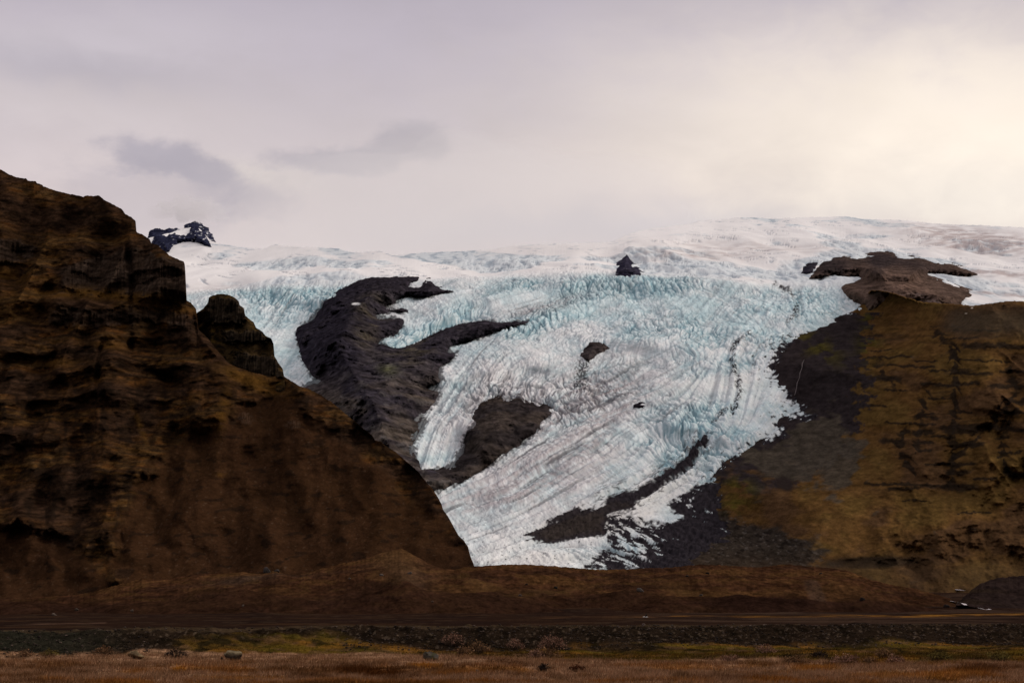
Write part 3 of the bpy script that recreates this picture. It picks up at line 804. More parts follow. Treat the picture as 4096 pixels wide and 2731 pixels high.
# ------------------------------------------------------------------ near mountain on the left
def build_left():
    U, V, t = sheet_uv(-75, 477, .7, lambda u: np.interp(u, [-80, 40, 200, 330, 420, 480], [612, 611, 604, 592, 584, 580]), left_sky, 660, True)
    Yb = np.interp(U, [-80, 100, 250, 380, 480], [1010, 1060, 1100, 1140, 1190.])
    Yt = np.interp(U, [-80, 0, 100, 180, 260, 340, 420, 470, 480], [1750, 1690, 1620, 1520, 1430, 1350, 1280, 1225, 1215.])
    vb = np.interp(U, [-80, 40, 200, 330, 420, 480], [612, 611, 604, 592, 584, 580])
    hh = vb - V
    Y = Yb + 1.75 * hh - .00075 * hh ** 2
    Y = Y + 30 * fbm(U / 70, V / 90, 3, 601) * sst(0, 40, hh)
    # talus cone boundaries
    tal = sst(-6, 10, coarse(sdist, U, V, [(113, 575), (118, 525), (140, 480), (155, 459), (178, 440), (205, 425), (262, 392), (290, 400), (490, 560), (490, 660), (-120, 660), (-120, 545), (20, 522), (60, 540)]) + 7 * fbm(U / 22, V / 22, 3, 602))
    D, cm, gz, q = strata(U, V, Y, bed=30, tilt=.02, s=610, gully=22, gx=62, run=1.05, cliffy=1.2, column=1.0, rough=8.5)
    D2, cm2, gz2, q2 = strata(U, V, Y, bed=26, tilt=.02, s=620, gully=7, gx=70, run=.5, cliffy=.3, column=.5, rough=3.2)
    D = lerp(D, D2, tal)
    cm = lerp(cm, cm2 * .3, tal)
    # big vertical cliff under the shoulder and two dark clefts
    cliff = sst(-3, 3, coarse(sdist, U, V, [(62, 268), (95, 256), (130, 250), (165, 256), (192, 266), (192, 296), (176, 302), (140, 298), (110, 292), (80, 296), (60, 286)]) + 3.5 * fbm(U / 9, V / 7, 3, 603))
    cliff = np.maximum(cliff, sst(-3, 3, coarse(sdist, U, V, [(-90, 238), (20, 240), (36, 246), (34, 258), (0, 262), (-90, 262)]) + 4 * fbm(U / 9, V / 7, 3, 604)))
    cliff = np.maximum(cliff, .8 * sst(-3, 3, coarse(sdist, U, V, [(48, 308), (95, 312), (130, 306), (170, 312), (194, 318), (192, 328), (150, 322), (96, 326), (48, 322)]) + 4 * fbm(U / 8, V / 6, 3, 605)))
    cliff = np.maximum(cliff, .8 * sst(-3, 3, coarse(sdist, U, V, [(140, 200), (200, 205), (200, 222), (160, 216), (140, 210)]) + 4 * fbm(U / 8, V / 6, 3, 606)))
    D = D + cliff * (7 + 3 * noise(U / 2.2, V / 40, 604) + 1.2 * noise(U / 1.1, V / 25, 605))
    for cu, cv, ru, rv, a, dep in ((129, 262, 3.2, 30, -8, 26), (131, 300, 2.2, 10, 0, 20), (52, 288, 12, 6, 0, 24), (45, 490, 10, 26, 10, 30), (30, 420, 8, 30, 6, 22), (75, 455, 9, 26, -8, 24), (110, 470, 8, 26, 14, 22), (170, 380, 14, 5, 22, 20), (15, 360, 14, 7, 0, 16), (80, 335, 16, 5, 0, 14), (20, 255, 16, 7, 10, 14), (98, 372, 3, 26, 6, 22),
                                   (130, 345, 4, 12, 0, 16), (152, 372, 18, 5, 14, 22), (196, 330, 2.5, 16, -12, 18)):
        D = D - dep * blob(U, V, cu, cv, ru, rv, a)
    D = D * (.35 + .65 * sst(232, 262, V))
    edgef = sst(0, .03, 1 - t) * sst(0, .04, t)
    Y = Y - D * (.25 + .75 * edgef)
    P = world(U, V, Y)
    nz, n = normal_z(P)
    X, Z = P[..., 0], P[..., 2]
    n1 = fbm(X / 50, Z / 28, 4, 630)
    n2 = fbm(X / 13, Z / 6, 4, 631)
    c = np.broadcast_to(np.array([.046, .0285, .0165]), U.shape + (3,)).copy()
    c = mixc(c, (.060, .041, .020), sst(-.1, .45, n1) * .8)
    c = mixc(c, (.080, .041, .015), sst(.1, .5, n2) * sst(-.2, .3, n1 + .2) * .75 * (1 - .5 * tal))
    c = mixc(c, (.030, .021, .0175), sst(.0, .5, -n1) * .7)
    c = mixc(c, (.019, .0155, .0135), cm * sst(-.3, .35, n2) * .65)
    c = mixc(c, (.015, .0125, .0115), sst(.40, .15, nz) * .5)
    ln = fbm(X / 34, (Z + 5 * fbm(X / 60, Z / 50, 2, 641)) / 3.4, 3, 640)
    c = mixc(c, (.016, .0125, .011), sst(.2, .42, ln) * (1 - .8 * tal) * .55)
    c = mixc(c, (.080, .048, .017), sst(.2, .45, -ln) * (1 - tal) * sst(-.3, .3, n1) * .6)
    rib = noise(X / 2.4, Z / 30, 635) + .5 * fbm(X / 9, Z / 9, 2, 639)
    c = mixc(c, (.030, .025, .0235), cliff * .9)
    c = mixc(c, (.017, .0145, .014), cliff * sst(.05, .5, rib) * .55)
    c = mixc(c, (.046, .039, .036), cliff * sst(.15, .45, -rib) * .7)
    n4 = fbm(X / 7, Z / 3.4, 4, 636, .7)
    c = c * (1 + (.62 - .30 * tal) * np.clip(n4, -.9, 1.3) + tal * (.35 * np.clip(fbm(X / 2.6, Z / 2.0, 2, 661), -.9, 1.5) + .25 * noise((X + Z * .6) / 9, (Z - X * .4) / 60, 662)))[..., None]
    c = mixc(c, (.014, .0105, .009), sst(.3, .5, fbm(X / 16, Z / 4.5, 3, 637)) * (1 - .72 * tal) * (.25 + .4 * sst(235, 262, V)))
    c = mixc(c, (.012, .010, .009), (1 - tal) * sst(330, 400, V) * sst(.1, .5, fbm(U / 12, V / 22, 3, 638)) * .6)
    c = mixc(c, (.040, .0235, .0145), tal * .88)
    c = mixc(c, (.031, .0185, .0115), tal * sst(-.1, .5, fbm(U / 30, V / 16, 3, 633)) * .6)
    c = mixc(c, (.075, .058, .046), tal * sst(.62, .8, fbm(X / 2.2, Z / 1.6, 2, 663)) * .6)
    c = mixc(c, (.016, .012, .010), tal * sst(.42, .62, fbm(X / 14, Z / 6, 3, 664)) * .7)
    c = mixc(c, (.022, .014, .010), tal * sst(540, 580, V) * sst(300, 380, U) * .6)
    for b in ((250, 380, 24, 7, 25, .75), (222, 412, 6, 22, 14, .75), (140, 425, 3, 18, -22, .7), (60, 293, 45, 5, 0, .5), (140, 298, 28, 5, 3, .6), (222, 474, 6, 3, 0, .6), (12, 275, 18, 8, 20, .6), (97, 293, 34, 5, 4, .8), (165, 304, 26, 5, 8, .8), (55, 362, 30, 4, 0, .5), (75, 378, 24, 3, 0, .6), (25, 310, 24, 8, 0, .5), (248, 378, 30, 6, 18, .8), (110, 345, 20, 4, 5, .5)):
        c = mixc(c, (.098, .060, .017), b[5] * blob(U, V, *b[:5]) * sst(-.5, .2, n2 + .25))
    for b in ((246, 418, 9, 7, 25), (293, 424, 10, 5, 0)):
        c = mixc(c, (.075, .056, .046), .7 * sst(.3, .7, blob(U, V, *b)) * sst(0, .5, .35 + noise(U / 1.0, V / 3.5, 634)))
    c = c * np.array([.93, .73, .57])
    P, c = add_back(P, c, 700, 420, 6)
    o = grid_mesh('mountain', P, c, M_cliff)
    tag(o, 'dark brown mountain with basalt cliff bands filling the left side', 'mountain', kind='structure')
    # the castle-like spur behind it
    U, V, t = sheet_uv(190, 285.5, .5, lambda u: np.interp(u, [190, 198, 215, 235, 260, 286], [330, 345, 372, 386, 396, 398]), spur_sky, 260, True)
    Y = 1480 + (398 - V) * .9 + (U - 240) * -.6 + 50 * (1 - sst(0, 14, U - 196))
    D, cm, gz, q = strata(U, V, Y, bed=21, tilt=.05, s=650, gully=12, gx=34, run=1.0, cliffy=1.2, column=1.8, rough=4)
    ef = sst(0, .05, 1 - t)
    for cc in ([(208, 297), (242, 297), (246, 316), (240, 324), (204, 322)], [(236, 352), (276, 356), (284, 376), (262, 378), (232, 366)], [(222, 330), (262, 330), (266, 342), (226, 342)]):
        cs = sst(-2, 2, sdist(U, V, cc) + 2.5 * fbm(U / 6, V / 5, 3, 655))
        D = D + cs * (12 + 5 * noise(U / 1.8, V / 22, 656))
        cm = np.maximum(cm, cs)
    Y = Y - D * (.3 + .7 * ef)
    P = world(U, V, Y)
    nz, n = normal_z(P)
    X, Z = P[..., 0], P[..., 2]
    n2 = fbm(X / 12, Z / 6, 4, 651)
    c = np.broadcast_to(np.array([.040, .028, .015]), U.shape + (3,)).copy()
    c = mixc(c, (.070, .046, .016), sst(0, .5, n2))
    c = mixc(c, (.019, .016, .015), cm * .85)
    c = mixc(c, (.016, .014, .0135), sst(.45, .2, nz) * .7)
    c = mixc(c, (.045, .037, .032), sst(.3, .7, noise(X / 3, Z / 25, 653)) * cm * .7)
    c = c * (1 + .55 * np.clip(fbm(X / 5, Z / 3, 3, 657), -.9, 1.2))[..., None]
    c = c * np.array([1.02, .90, .72])
    P, c = add_back(P, c, 160, 140, 4)
    o = grid_mesh('rock_spur', P, c, M_cliff)
    tag(o, 'castle-like basalt knob standing off the right shoulder of the dark mountain', 'rock spur', kind='structure')


# ------------------------------------------------------------------ moraine hills
def build_moraine():
    crest = B1([(-400, 420), (0, 410), (200, 400), (450, 385), (600, 372), (730, 330), (850, 300), (960, 268), (1060, 280), (1150, 272), (1300, 243), (1500, 232), (1640, 227), (1760, 245), (1850, 217), (1930, 243), (2000, 247), (2100, 222), (2200, 195), (2300, 165)]) + \
        B2([(100, 175), (200, 155), (300, 128), (380, 100), (450, 84), (510, 70), (545, 84), (580, 105), (640, 137), (700, 170), (790, 205), (870, 210), (940, 195), (1000, 190), (1180, 178), (1350, 175), (1500, 185), (1700, 200), (1850, 212), (2000, 208), (2200, 200), (2330, 197)]) + \
        B3([(60, 187), (150, 178), (330, 182), (450, 190), (560, 197), (650, 187), (740, 175), (820, 180), (900, 190), (1050, 200), (1150, 215), (1250, 250), (1330, 285), (1420, 305), (1550, 332), (1700, 362), (1850, 402), (1900, 440), (1950, 520)])
    U, V, t = sheet_uv(-70, 962, .9, lambda u: np.interp(u, [-80, 400, 700, 1000], [618, 616.5, 614.5, 613]) + 2.2 * fbm(u / 60, u * 0, 3, 705), crest, 170)
    Yb = np.interp(U, [-70, 300, 700, 960], [560, 600, 640, 690.])
    yy = np.interp(np.arange(-200, 1200), [-70, 180, 330, 470, 600, 800, 900, 960], [800, 900, 960, 1000, 1060, 1040, 960, 820.])
    yy = np.convolve(np.pad(yy, 40, mode='edge'), np.hanning(81) / np.hanning(81).sum(), 'valid')
    Yt = np.interp(U, np.arange(-200, 1200), yy)
    und = fbm(U / 60, t * 2.2, 3, 700)
    g = np.clip(t + .05 * np.sin(t * math.pi) * und, 0, 1) ** .9
    Y = Yb + (Yt - Yb) * g
    X = (U - 512) / F * Y
    # spur of the pyramid knoll
    Y = Y - 26 * blob(U, V, 408, 578, 18, 26, 22) * sst(0, .15, 1 - t)
    P = world(U, V, Y)
    P[..., 2] += sst(0, .2, 1 - t) * sst(0, .1, t) * (3.6 * fbm(X / 60, Y / 95, 2, 701) + 1.0 * fbm(X / 16, Y / 40, 3, 702)) + .22 * fbm(X / 1.8, Y / 4, 3, 703) * sst(0, .1, t)
    n1 = fbm(X / 40, P[..., 2] / 5, 4, 710)
    n2 = fbm(X / 9, P[..., 2] / 2.0, 4, 711)
    c = np.broadcast_to(np.array([.046, .0235, .0140]), U.shape + (3,)).copy()
    c = mixc(c, (.064, .036, .017), sst(-.05, .45, n1) * .8)
    c = mixc(c, (.026, .0145, .0105), sst(.0, .5, -n1) * .8)
    c = c * (1 + .5 * np.clip(fbm(X / 3.5, P[..., 2] / 1.1, 3, 712), -.9, 1.2))[..., None]
    c = mixc(c, (.060, .036, .016), sst(.25, .6, n2) * .6)
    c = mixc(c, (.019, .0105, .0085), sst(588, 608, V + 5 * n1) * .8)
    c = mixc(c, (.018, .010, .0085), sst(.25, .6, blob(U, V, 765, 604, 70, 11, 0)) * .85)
    c = mixc(c, (.058, .042, .036), sst(.4, .8, blob(U, V, 815, 592, 18, 8, 35)) * .5)
    c = mixc(c, (.050, .037, .030), blob(U, V, 255, 579, 50, 4, -4) * .7)
    c = mixc(c, (.046, .036, .032), blob(U, V, 410, 577, 22, 12, 30) * .5)
    c = mixc(c, (.078, .048, .026), blob(U, V, 396, 562, 26, 14, 12) * .75)
    c = mixc(c, (.022, .0125, .0095), np.clip(blob(U, V, 360, 590, 60, 9, -8) + blob(U, V, 500, 600, 70, 8) + blob(U, V, 620, 596, 50, 7, 3) + blob(U, V, 200, 596, 70, 8, -3), 0, 1) * .75)
    c = mixc(c, (.066, .042, .020), np.clip(blob(U, V, 560, 586, 40, 3, -10) + blob(U, V, 690, 590, 30, 4, 10) + blob(U, V, 470, 583, 30, 4, 12), 0, 1) * .6)
    c = c * np.array([1.06, .90, .72])
    P, c = add_back(P, c, 120, 16, 4)
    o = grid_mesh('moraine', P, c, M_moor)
    tag(o, 'low rolling brown moraine hills in front of the glacier snout', 'moraine', kind='structure')
    # dark bank at the right beside the stream
    bank = B3([(1900, 440), (1950, 395), (2000, 345), (2050, 312), (2110, 285), (2180, 266), (2260, 258), (2352, 250), (2450, 248), (2700, 240)])
    U, V, t = sheet_uv(956, 1080, .6, lambda u: np.interp(u, [950, 990, 1080], [604, 609, 612]), bank, 90)
    Y = lerp(760., 900., t ** .9)
    X = (U - 512) / F * Y
    P = world(U, V, Y)
    P[..., 2] += sst(0, .2, 1 - t) * 1.2 * fbm(X / 22, Y / 40, 3, 720) + .3 * fbm(X / 2.5, Y / 6, 3, 721)
    n1 = fbm(X / 20, P[..., 2] / 4, 4, 722)
    c = np.broadcast_to(np.array([.030, .018, .0115]), U.shape + (3,)).copy()
    c = mixc(c, (.048, .030, .013), sst(0, .5, n1) * sst(1024, 975, U))
    c = mixc(c, (.018, .012, .012), sst(-8, 6, (V - 578) * .6 + (U - 985) * .4) * .7)
    P, c = add_back(P, c, 90, 16, 4)
    o = grid_mesh('earth_bank', P, c, M_moor)
    tag(o, 'dark earth bank on the far right, beside the white stream', 'earth bank', kind='structure')


# ------------------------------------------------------------------ ground
def crestY(X):
    return np.interp(X, [-200, -60, -38, -18, 0, 25, 52, 90, 300], [92, 138, 149, 166, 178, 192, 204, 218, 290.])


def gz(X, Y):
    yc = crestY(X)
    d = Y - yc
    w = 17 + 3 * noise(X / 30, 0 * X, 801)
    d = d + 2.2 * noise(X / 13, Y / 60, 806)
    bank = (1 + .12 * fbm(X / 9, Y / 30, 3, 807)) * np.where(d < 0, sst(-1, 0, d / w) ** 1.0, 1 - .8 * sst(6, 20, d))
    z = np.where(d < 0, -.8 + 1.82 * bank, 1.02 * bank)
    near = sst(260, 150, Y)
    z = z + near * (1 - .75 * sst(-.5, 0, d / w) * sst(10, 3, d)) * (.16 * fbm(X / 5, Y / 7, 4, 802) + .22 * fbm(X / 17, Y / 14, 3, 803))
    z = z + .22 * bank * (d < 1) * fbm(X / 1.6, Y / 2.2, 4, 804)
    z = z + sst(200, 320, Y) * (.35 * fbm(X / 40, Y / 60, 3, 805)) * sst(900, 500, Y)
    z = z + np.clip(Y - 650, 0, 1200) ** 1.25 * .0034
    return z


def build_ground():
    us = np.concatenate([np.arange(-330, -40, 4.), np.arange(-40, 1066, 1.15), np.arange(1066, 1360, 4.)])
    ys = [40.]
    while ys[-1] < 230:
        ys.append(ys[-1] + min(max(.16, ys[-1] ** 2 / (F * CZ) * .75), .34 if ys[-1] > 85 else 9))
    while ys[-1] < 1750:
        ys.append(ys[-1] * 1.007)
    ys = np.array(ys)
    U, Y = np.meshgrid(us, ys)
    X = (U - 512) / F * Y
    Z = gz(X, Y)
    c = ground_colour(X, Y)
    P = np.stack([X, Y, Z], -1)
    # skirt: the plain carries on far to both sides and behind the viewer
    o = grid_mesh('ground', P, c, M_ground)
    n0 = len(o.data.vertices)
    import bmesh
    bm = bmesh.new()
    bm.from_mesh(o.data)
    L = 11000
    lay = bm.verts.layers.float_color['Col']
    for (x0, y0, x1, y1) in ((-L, -L, L, L),):
        vs = [bm.verts.new((x, y, -1.9)) for x, y in ((x0, y0), (x1, y0), (x1, y1), (x0, y1))]
        for q in vs:
            q[lay] = (.035, .022, .012, 1)
        bm.faces.new(vs)
    bm.to_mesh(o.data)
    bm.free()
    tag(o, 'autumn moor of tan grass and orange moss in the foreground', 'moor', kind='structure')


def ground_colour(X, Y):
    U = X / Y * F + 512
    d = Y - crestY(X)
    zz = gz(X, Y)
    V = VH - (zz - CZ) / Y * F
    n1 = fbm(X / 7, Y / 9, 4, 820)
    n2 = fbm(X / 1.6, Y / 3, 4, 821)
    n3 = fbm(X / 22, Y / 8, 3, 822)
    tan = np.broadcast_to(np.array([.185, .114, .082]), X.shape + (3,)).copy()
    tan = mixc(tan, (.125, .074, .048), sst(0, .4, n2))
    tan = mixc(tan, (.165, .070, .016), sst(.12, .5, n1) * sst(655, 672, V) * .85)
    tan = mixc(tan, (.070, .030, .011), sst(.1, .5, n3 + .3 * n2) * sst(656, 668, V) * .8)
    for b in ((375, 672, 50, 7, 4, 1.), (505, 662, 26, 3, 6, .8), (985, 668, 40, 4, 3, .8), (60, 672, 30, 2, 0, .7), (300, 677, 40, 4, 0, .4), (720, 678, 60, 3, 0, .5)):
        tan = mixc(tan, (.050, .019, .007), b[5] * sst(.25, .75, blob(U, V, *b[:5]) + .25 * n2))
    for b in ((178, 668, 10, 3, 0, .9), (425, 665, 18, 3, 0, .9), (240, 679, 60, 2.5, 0, .5), (815, 667, 30, 3, 0, .6), (900, 676, 60, 4, 0, .5)):
        tan = mixc(tan, (.20, .088, .013), b[5] * sst(.25, .75, blob(U, V, *b[:5]) + .25 * n2))
    moss = np.broadcast_to(np.array([.050, .031, .009]), X.shape + (3,)).copy()
    moss = mixc(moss, (.098, .050, .012), sst(0, .4, n1))
    moss = mixc(moss, (.014, .0105, .005), sst(0, .45, n2 - .5 * n1))
    moss = mixc(moss, (.056, .043, .008), sst(.1, .45, n3) * .7)
    moss = mixc(moss, (.072, .042, .026), sst(.2, .5, fbm(X / 2, Y / 3, 3, 823)) * .6)
    grav = np.broadcast_to(np.array([.0185, .0130, .0105]), X.shape + (3,)).copy()
    grav = mixc(grav, (.010, .0075, .006), sst(0, .5, n2))
    grav = mixc(grav, (.075, .058, .050), sst(.42, .62, fbm(X / .35, Y / 1.6, 2, 824)) * .8)
    grav = mixc(grav, (.020, .022, .019), sst(150, 60, U) * .7)
    # where moss climbs the bank
    up = sst(140, 190, U) * sst(385, 320, U)
    foot = lerp(-14.5, -4., up) + 3.2 * n1 + 2.2 * n3
    mg = sst(-2.5, 2.5, d - foot)
    c = moss + (grav - moss) * mg[..., None]
    border = np.interp(U, [0, 60, 200, 330, 400, 470, 520, 600, 700, 850, 1024], [652, 653.5, 652.5, 650.5, 653, 656, 657, 659.5, 660, 661.5, 663]) + 2.6 * n1 + 1.6 * n2 + 2.2 * n3
    tm = sst(-1.2, 1.2, V - border)
    c = c + (tan - c) * tm[..., None]
    # gravel crest and the plain beyond
    top = sst(-1.5, 0, d) * sst(9, 5, d)
    c = mixc(c, (.050, .036, .026), top * .8)
    pl = np.broadcast_to(np.array([.021, .0108, .0072]), X.shape + (3,)).copy()
    s1 = fbm(X / 60, Y / 30, 4, 830)
    pl = mixc(pl, (.038, .020, .011), sst(.15, .6, s1 + .4 * fbm(X / 14, Y / 40, 3, 834)) * .8)
    pl = mixc(pl, (.018, .010, .008), sst(.1, .6, -s1) * sst(640, 420, U) * .8)
    right = sst(590, 720, U)
    pl = mixc(pl, (.050, .031, .022), right * sst(-.4, .3, s1) * .6)
    orange = sst(1.7, .5, np.abs(V - np.interp(U, [640, 800, 900, 1024], [616.5, 614.8, 615.2, 613.5]) + .8 * noise(X / 50, 0 * X, 831)))
    pl = mixc(pl, (.21, .094, .018), orange * right * sst(-.15, .3, fbm(X / 14, Y / 40, 3, 832)) * .9)
    pl = mixc(pl, (.085, .042, .02), sst(1.3, .4, np.abs(V - 616.8)) * sst(.1, .4, fbm(X / 60, Y / 60, 3, 833)) * sst(520, 560, U) * .8)
    pl = mixc(pl, (.070, .040, .026), sst(.9, .3, np.abs(V - 622.8 + (U - 60) * .014 + .6 * noise(X / 4, Y / 60, 835))) * sst(62, 58, np.abs(U - 60) + 14) * .8)
    pl = mixc(pl, (.015, .0085, .0065), sst(.05, .4, fbm(X / 26, Y / 90, 3, 836)) * .8)
    pl = mixc(pl, (.040, .024, .015), sst(.3, .55, fbm(X / 5, Y / 18, 3, 837)) * .6)
    pl = mixc(pl, (.064, .042, .026), sst(1.0, .4, np.abs(V - 605.5)) * blob(U, V, 205, 605.5, 45, 3))
    back = sst(5, 11, d)
    c = c * np.array([1.50, 1.36, 1.06]) * (1 - .35 * mg * (1 - tm))[..., None]
    return c + (pl - c) * back[..., None]


# ------------------------------------------------------------------ grass, gravel
def build_grass():
    n = 110000
    v = rng.uniform(640, 690, n)
    Y = (CZ + .8) * F / (v - VH)
    u = rng.uniform(-25, 1050, n)
    X = (u - 512) / F * Y
    keep = np.ones(n, bool)
    d = Y - crestY(X)
    keep &= (d < -2)
    X, Y, u = X[keep], Y[keep], u[keep]
    Z = gz(X, Y)
    c0 = ground_colour(X, Y)
    vv = VH - (Z - CZ) / Y * F
    tanm = sst(648, 658, vv)
    n = len(X)
    k = 3
    X = np.repeat(X, k) + rng.normal(0, .10, n * k)
    Y = np.repeat(Y, k) + rng.normal(0, .12, n * k)
    Z = np.repeat(Z, k)
    c = np.repeat(c0, k, 0) * rng.uniform(.6, 1.45, (n * k, 1))
    h = rng.uniform(.10, .30, n * k) * np.repeat(.6 + .5 * tanm, k)
    a = rng.uniform(0, 2 * math.pi, n * k)
    w = rng.uniform(.010, .024, n * k)
    lx, ly = rng.normal(.05, .10, n * k), rng.normal(0, .10, n * k)
    co = np.empty((n * k, 3, 3))
    co[:, 0] = np.stack([X - w * np.cos(a), Y - w * np.sin(a), Z - .03], -1)
    co[:, 1] = np.stack([X + w * np.cos(a), Y + w * np.sin(a), Z - .03], -1)
    co[:, 2] = np.stack([X + lx, Y + ly, Z + h], -1)
    o = raw_mesh('grass', co.reshape(-1, 3), np.arange(n * k * 3).reshape(-1, 3), M_grass, np.repeat(c, 3, 0), False)
    tag(o, 'short dry tan and orange grass blades covering the foreground moor', 'grass', kind='stuff')


def stone_verts(seed, sub=2, squash=(1, 1, .7), rough=.28, facets=5):
    import bmesh
    bm = bmesh.new()
    bmesh.ops.create_icosphere(bm, subdivisions=sub, radius=1)
    co = np.array([q.co[:] for q in bm.verts])
    fa = np.array([[q.index for q in f.verts] for f in bm.faces])
    bm.free()
    r = np.random.default_rng(seed)
    for _ in range(facets):
        dvec = r.normal(size=3)
        dvec /= np.linalg.norm(dvec)
        lim = r.uniform(.45, .8)
        p = co @ dvec
        co -= np.clip(p - lim, 0, None)[:, None] * dvec
    co *= (1 + rough * .5 * noise(co[:, 0] * 1.7 + seed, co[:, 1] * 1.7 + co[:, 2] * 1.3, seed))[:, None]
    co *= (1 + rough * .3 * noise(co[:, 0] * 5 + seed, co[:, 1] * 4 + co[:, 2] * 5, seed + 5))[:, None]
    return co * np.array(squash), fa


def build_gravel():
    protos = [stone_verts(s, 1, (1, .9, .65)) for s in range(4)]
    n = 6500
    v = rng.uniform(621, 652, n)
    u = rng.uniform(-20, 1045, n)
    cos, fas, cols, off = [], [], [], 0
    X0 = rng.uniform(-45, 62, n)
    dd = rng.uniform(-15.5, 3, n)
    Y0_ = crestY(X0) + dd
    Z0 = gz(X0, Y0_)
    U = X0 / Y0_ * F + 512
    for i in range(n):
        if 150 < U[i] < 340 and dd[i] < -1.5:
            continue
        s = .04 + .13 * rng.random() ** 3
        p, f = protos[i % 4]
        a = rng.uniform(0, 6.28)
        q = p * s
        q = np.stack([q[:, 0] * math.cos(a) - q[:, 1] * math.sin(a), q[:, 0] * math.sin(a) + q[:, 1] * math.cos(a), q[:, 2]], -1)
        cos.append(q + np.array([X0[i], Y0_[i], Z0[i] + s * .25]))
        fas.append(f + off)
        off += len(p)
        b = .016 + .085 * rng.random() ** 3
        cols.append(np.tile(np.array([b * 1.2, b * .84, b * .66]), (len(p), 1)))
    o = raw_mesh('gravel', np.concatenate(cos), np.concatenate(fas), M_stone, np.concatenate(cols), False)
    tag(o, 'dark stones strewn over the slope of the gravel bank', 'gravel', kind='stuff')


# ------------------------------------------------------------------ boulders
def place_on(u, v, guess=None):
    """point of the ground sheet seen on bearing (u, v)"""
    ys = np.linspace(60, 1400, 9000)
    X = (u - 512) / F * ys
    z = gz(X, ys)
    vv = VH - (z - CZ) / ys * F
    ok = np.where(vv <= v)[0]
    i = ok[0] if len(ok) else len(ys) - 1
    return X[i], ys[i], z[i]


def boulder(name, pos, w, h, seed, col, label, cat, group=None, lichen=None, tilt=0, wedge=0, top=None, mossy=0, sub=3):
    co, fa = stone_verts(seed, sub, (1, .8, 1), .35, 12)
    lo, hi = co.min(0), co.max(0)
    co = (co - (lo + hi) / 2) / ((hi - lo) / 2)
    if wedge:
        co[:, 2] *= np.clip(1 - wedge * (co[:, 0] + .35), .25, 1.2)
    co = co * np.array([w / 2, w * .36, h * .62])
    a = math.radians(tilt)
    co = np.stack([co[:, 0] * math.cos(a) - co[:, 2] * math.sin(a), co[:, 1], co[:, 0] * math.sin(a) + co[:, 2] * math.cos(a)], -1)
    zmax = co[:, 2].max()
    co[:, 2] += h - zmax
    c = np.tile(np.array(col), (len(co), 1))
    nn = fbm(co[:, 0] / w * 5 + seed, co[:, 2] / h * 4 + co[:, 1] / w * 4, 3, seed)
    c = c * (1 + .5 * nn)[:, None]
    if lichen is not None:
        c = mixc(c, lichen, sst(.0, .3, nn))
    if top is not None:
        c = mixc(c, top, sst(.55, .72, co[:, 2] / h + .12 * nn))
    if mossy:
        c = mixc(c, (.035, .035, .008), sst(.05, .3, fbm(co[:, 0] / w * 4, co[:, 2] / h * 3, 3, seed + 3)) * mossy)
    o = raw_mesh(name, co, fa, M_stone, c, True)
    o.location = pos
    tag(o, label, cat, group)
    return o


def build_boulders():
    m = lambda px, Y: px * Y / F
    tanl, dk, gr = (.21, .145, .078), (.042, .028, .020), (.10, .074, .058)
    x, y, z = place_on(136, 658)
    boulder('boulder', (x, y, z - .1), m(17.5, y), m(10, y), 11, tanl, 'pale tan wedge-shaped boulder sloping down to the right in the dry grass', 'boulder', None, (.12, .082, .042), -14, .62)
    x, y, z = place_on(233, 659.5)
    boulder('boulder', (x, y, z - .1), m(19, y), m(11.5, y), 12, dk, 'dark boulder with a pale top, edge of the tan grass', 'boulder', None, None, 4, 0, (.19, .145, .085))  # paler towards the top
    x, y, z = place_on(222.5, 661)
    boulder('stone', (x, y, z - .05), m(4.5, y), m(6.2, y), 13, (.016, .012, .010), 'small blackish stone touching the left foot of the pale-topped dark boulder', 'stone')
    x, y, z = place_on(431, 660)
    boulder('boulder', (x, y, z - .1), m(16, y), m(11, y), 14, (.060, .048, .040), 'grey boulder patched with green moss below the pinkish bushes', 'boulder', None, (.09, .075, .055), 6, .15, None, .8)
    x, y, z = place_on(477.5, 673)
    boulder('stone', (x, y, z - .05), m(4.2, y), m(5.5, y), 15, (.12, .085, .058), 'small pointed tan stone alone in the foreground grass', 'stone', None, None, 18)
    x, y, z = place_on(534, 678)
    boulder('stone', (x, y, z - .05), m(9, y), m(2.4, y), 16, (.12, .092, .07), 'flat pale stone slab lying in the grass at the bottom edge', 'stone')
    x, y, z = place_on(465, 627)
    boulder('stone', (x, y, z - .03), m(4.5, y), m(2.0, y), 17, (.12, .085, .06), 'pale stone on the rim of the gravel bank, left of the mossy-bush group', 'stone')
    x, y, z = place_on(643.6, 624.9)
    boulder('stone', (x, y, z - .03), m(3.6, y), m(2.6, y), 18, (.11, .078, .065), 'grey-pink stone on the bank rim right beneath the flying bird', 'stone')
    X, Y = (765 - 512) / F * 235, 235.
    boulder('boulder', (X, Y, gz(np.array([X]), np.array([Y]))[0] - .1), m(7, Y), m(5.2, Y), 19, (.14, .105, .085), 'pale flat-topped boulder just beyond the dark gravel bank, right of centre', 'boulder')
    moor = [(54.3, 615.5, 6, 4.2, 'light grey boulder on the dark flat at the far left'),
            (76.6, 609, 4.5, 2.6, 'small low stone on the dark flat, right of the light grey boulder'),
            (131.7, 610, 3.4, 2.4, 'lone reddish stone on the dark flat below the mountain foot'),
            (243, 605, 2.6, 2.2, 'little tan stone at the right end of a pale grass streak')]
    for i, (u, v, w, h, lab) in enumerate(moor):
        Y = 520. + 12 * i
        X = (u - 512) / F * Y
        zz = CZ + (VH - v) / F * Y
        boulder('stone' if w < 5 else 'boulder', (X, Y, zz - .2), m(w, Y), m(h, Y), 30 + i, gr, lab, 'stone' if w < 5 else 'boulder', None, sub=2)


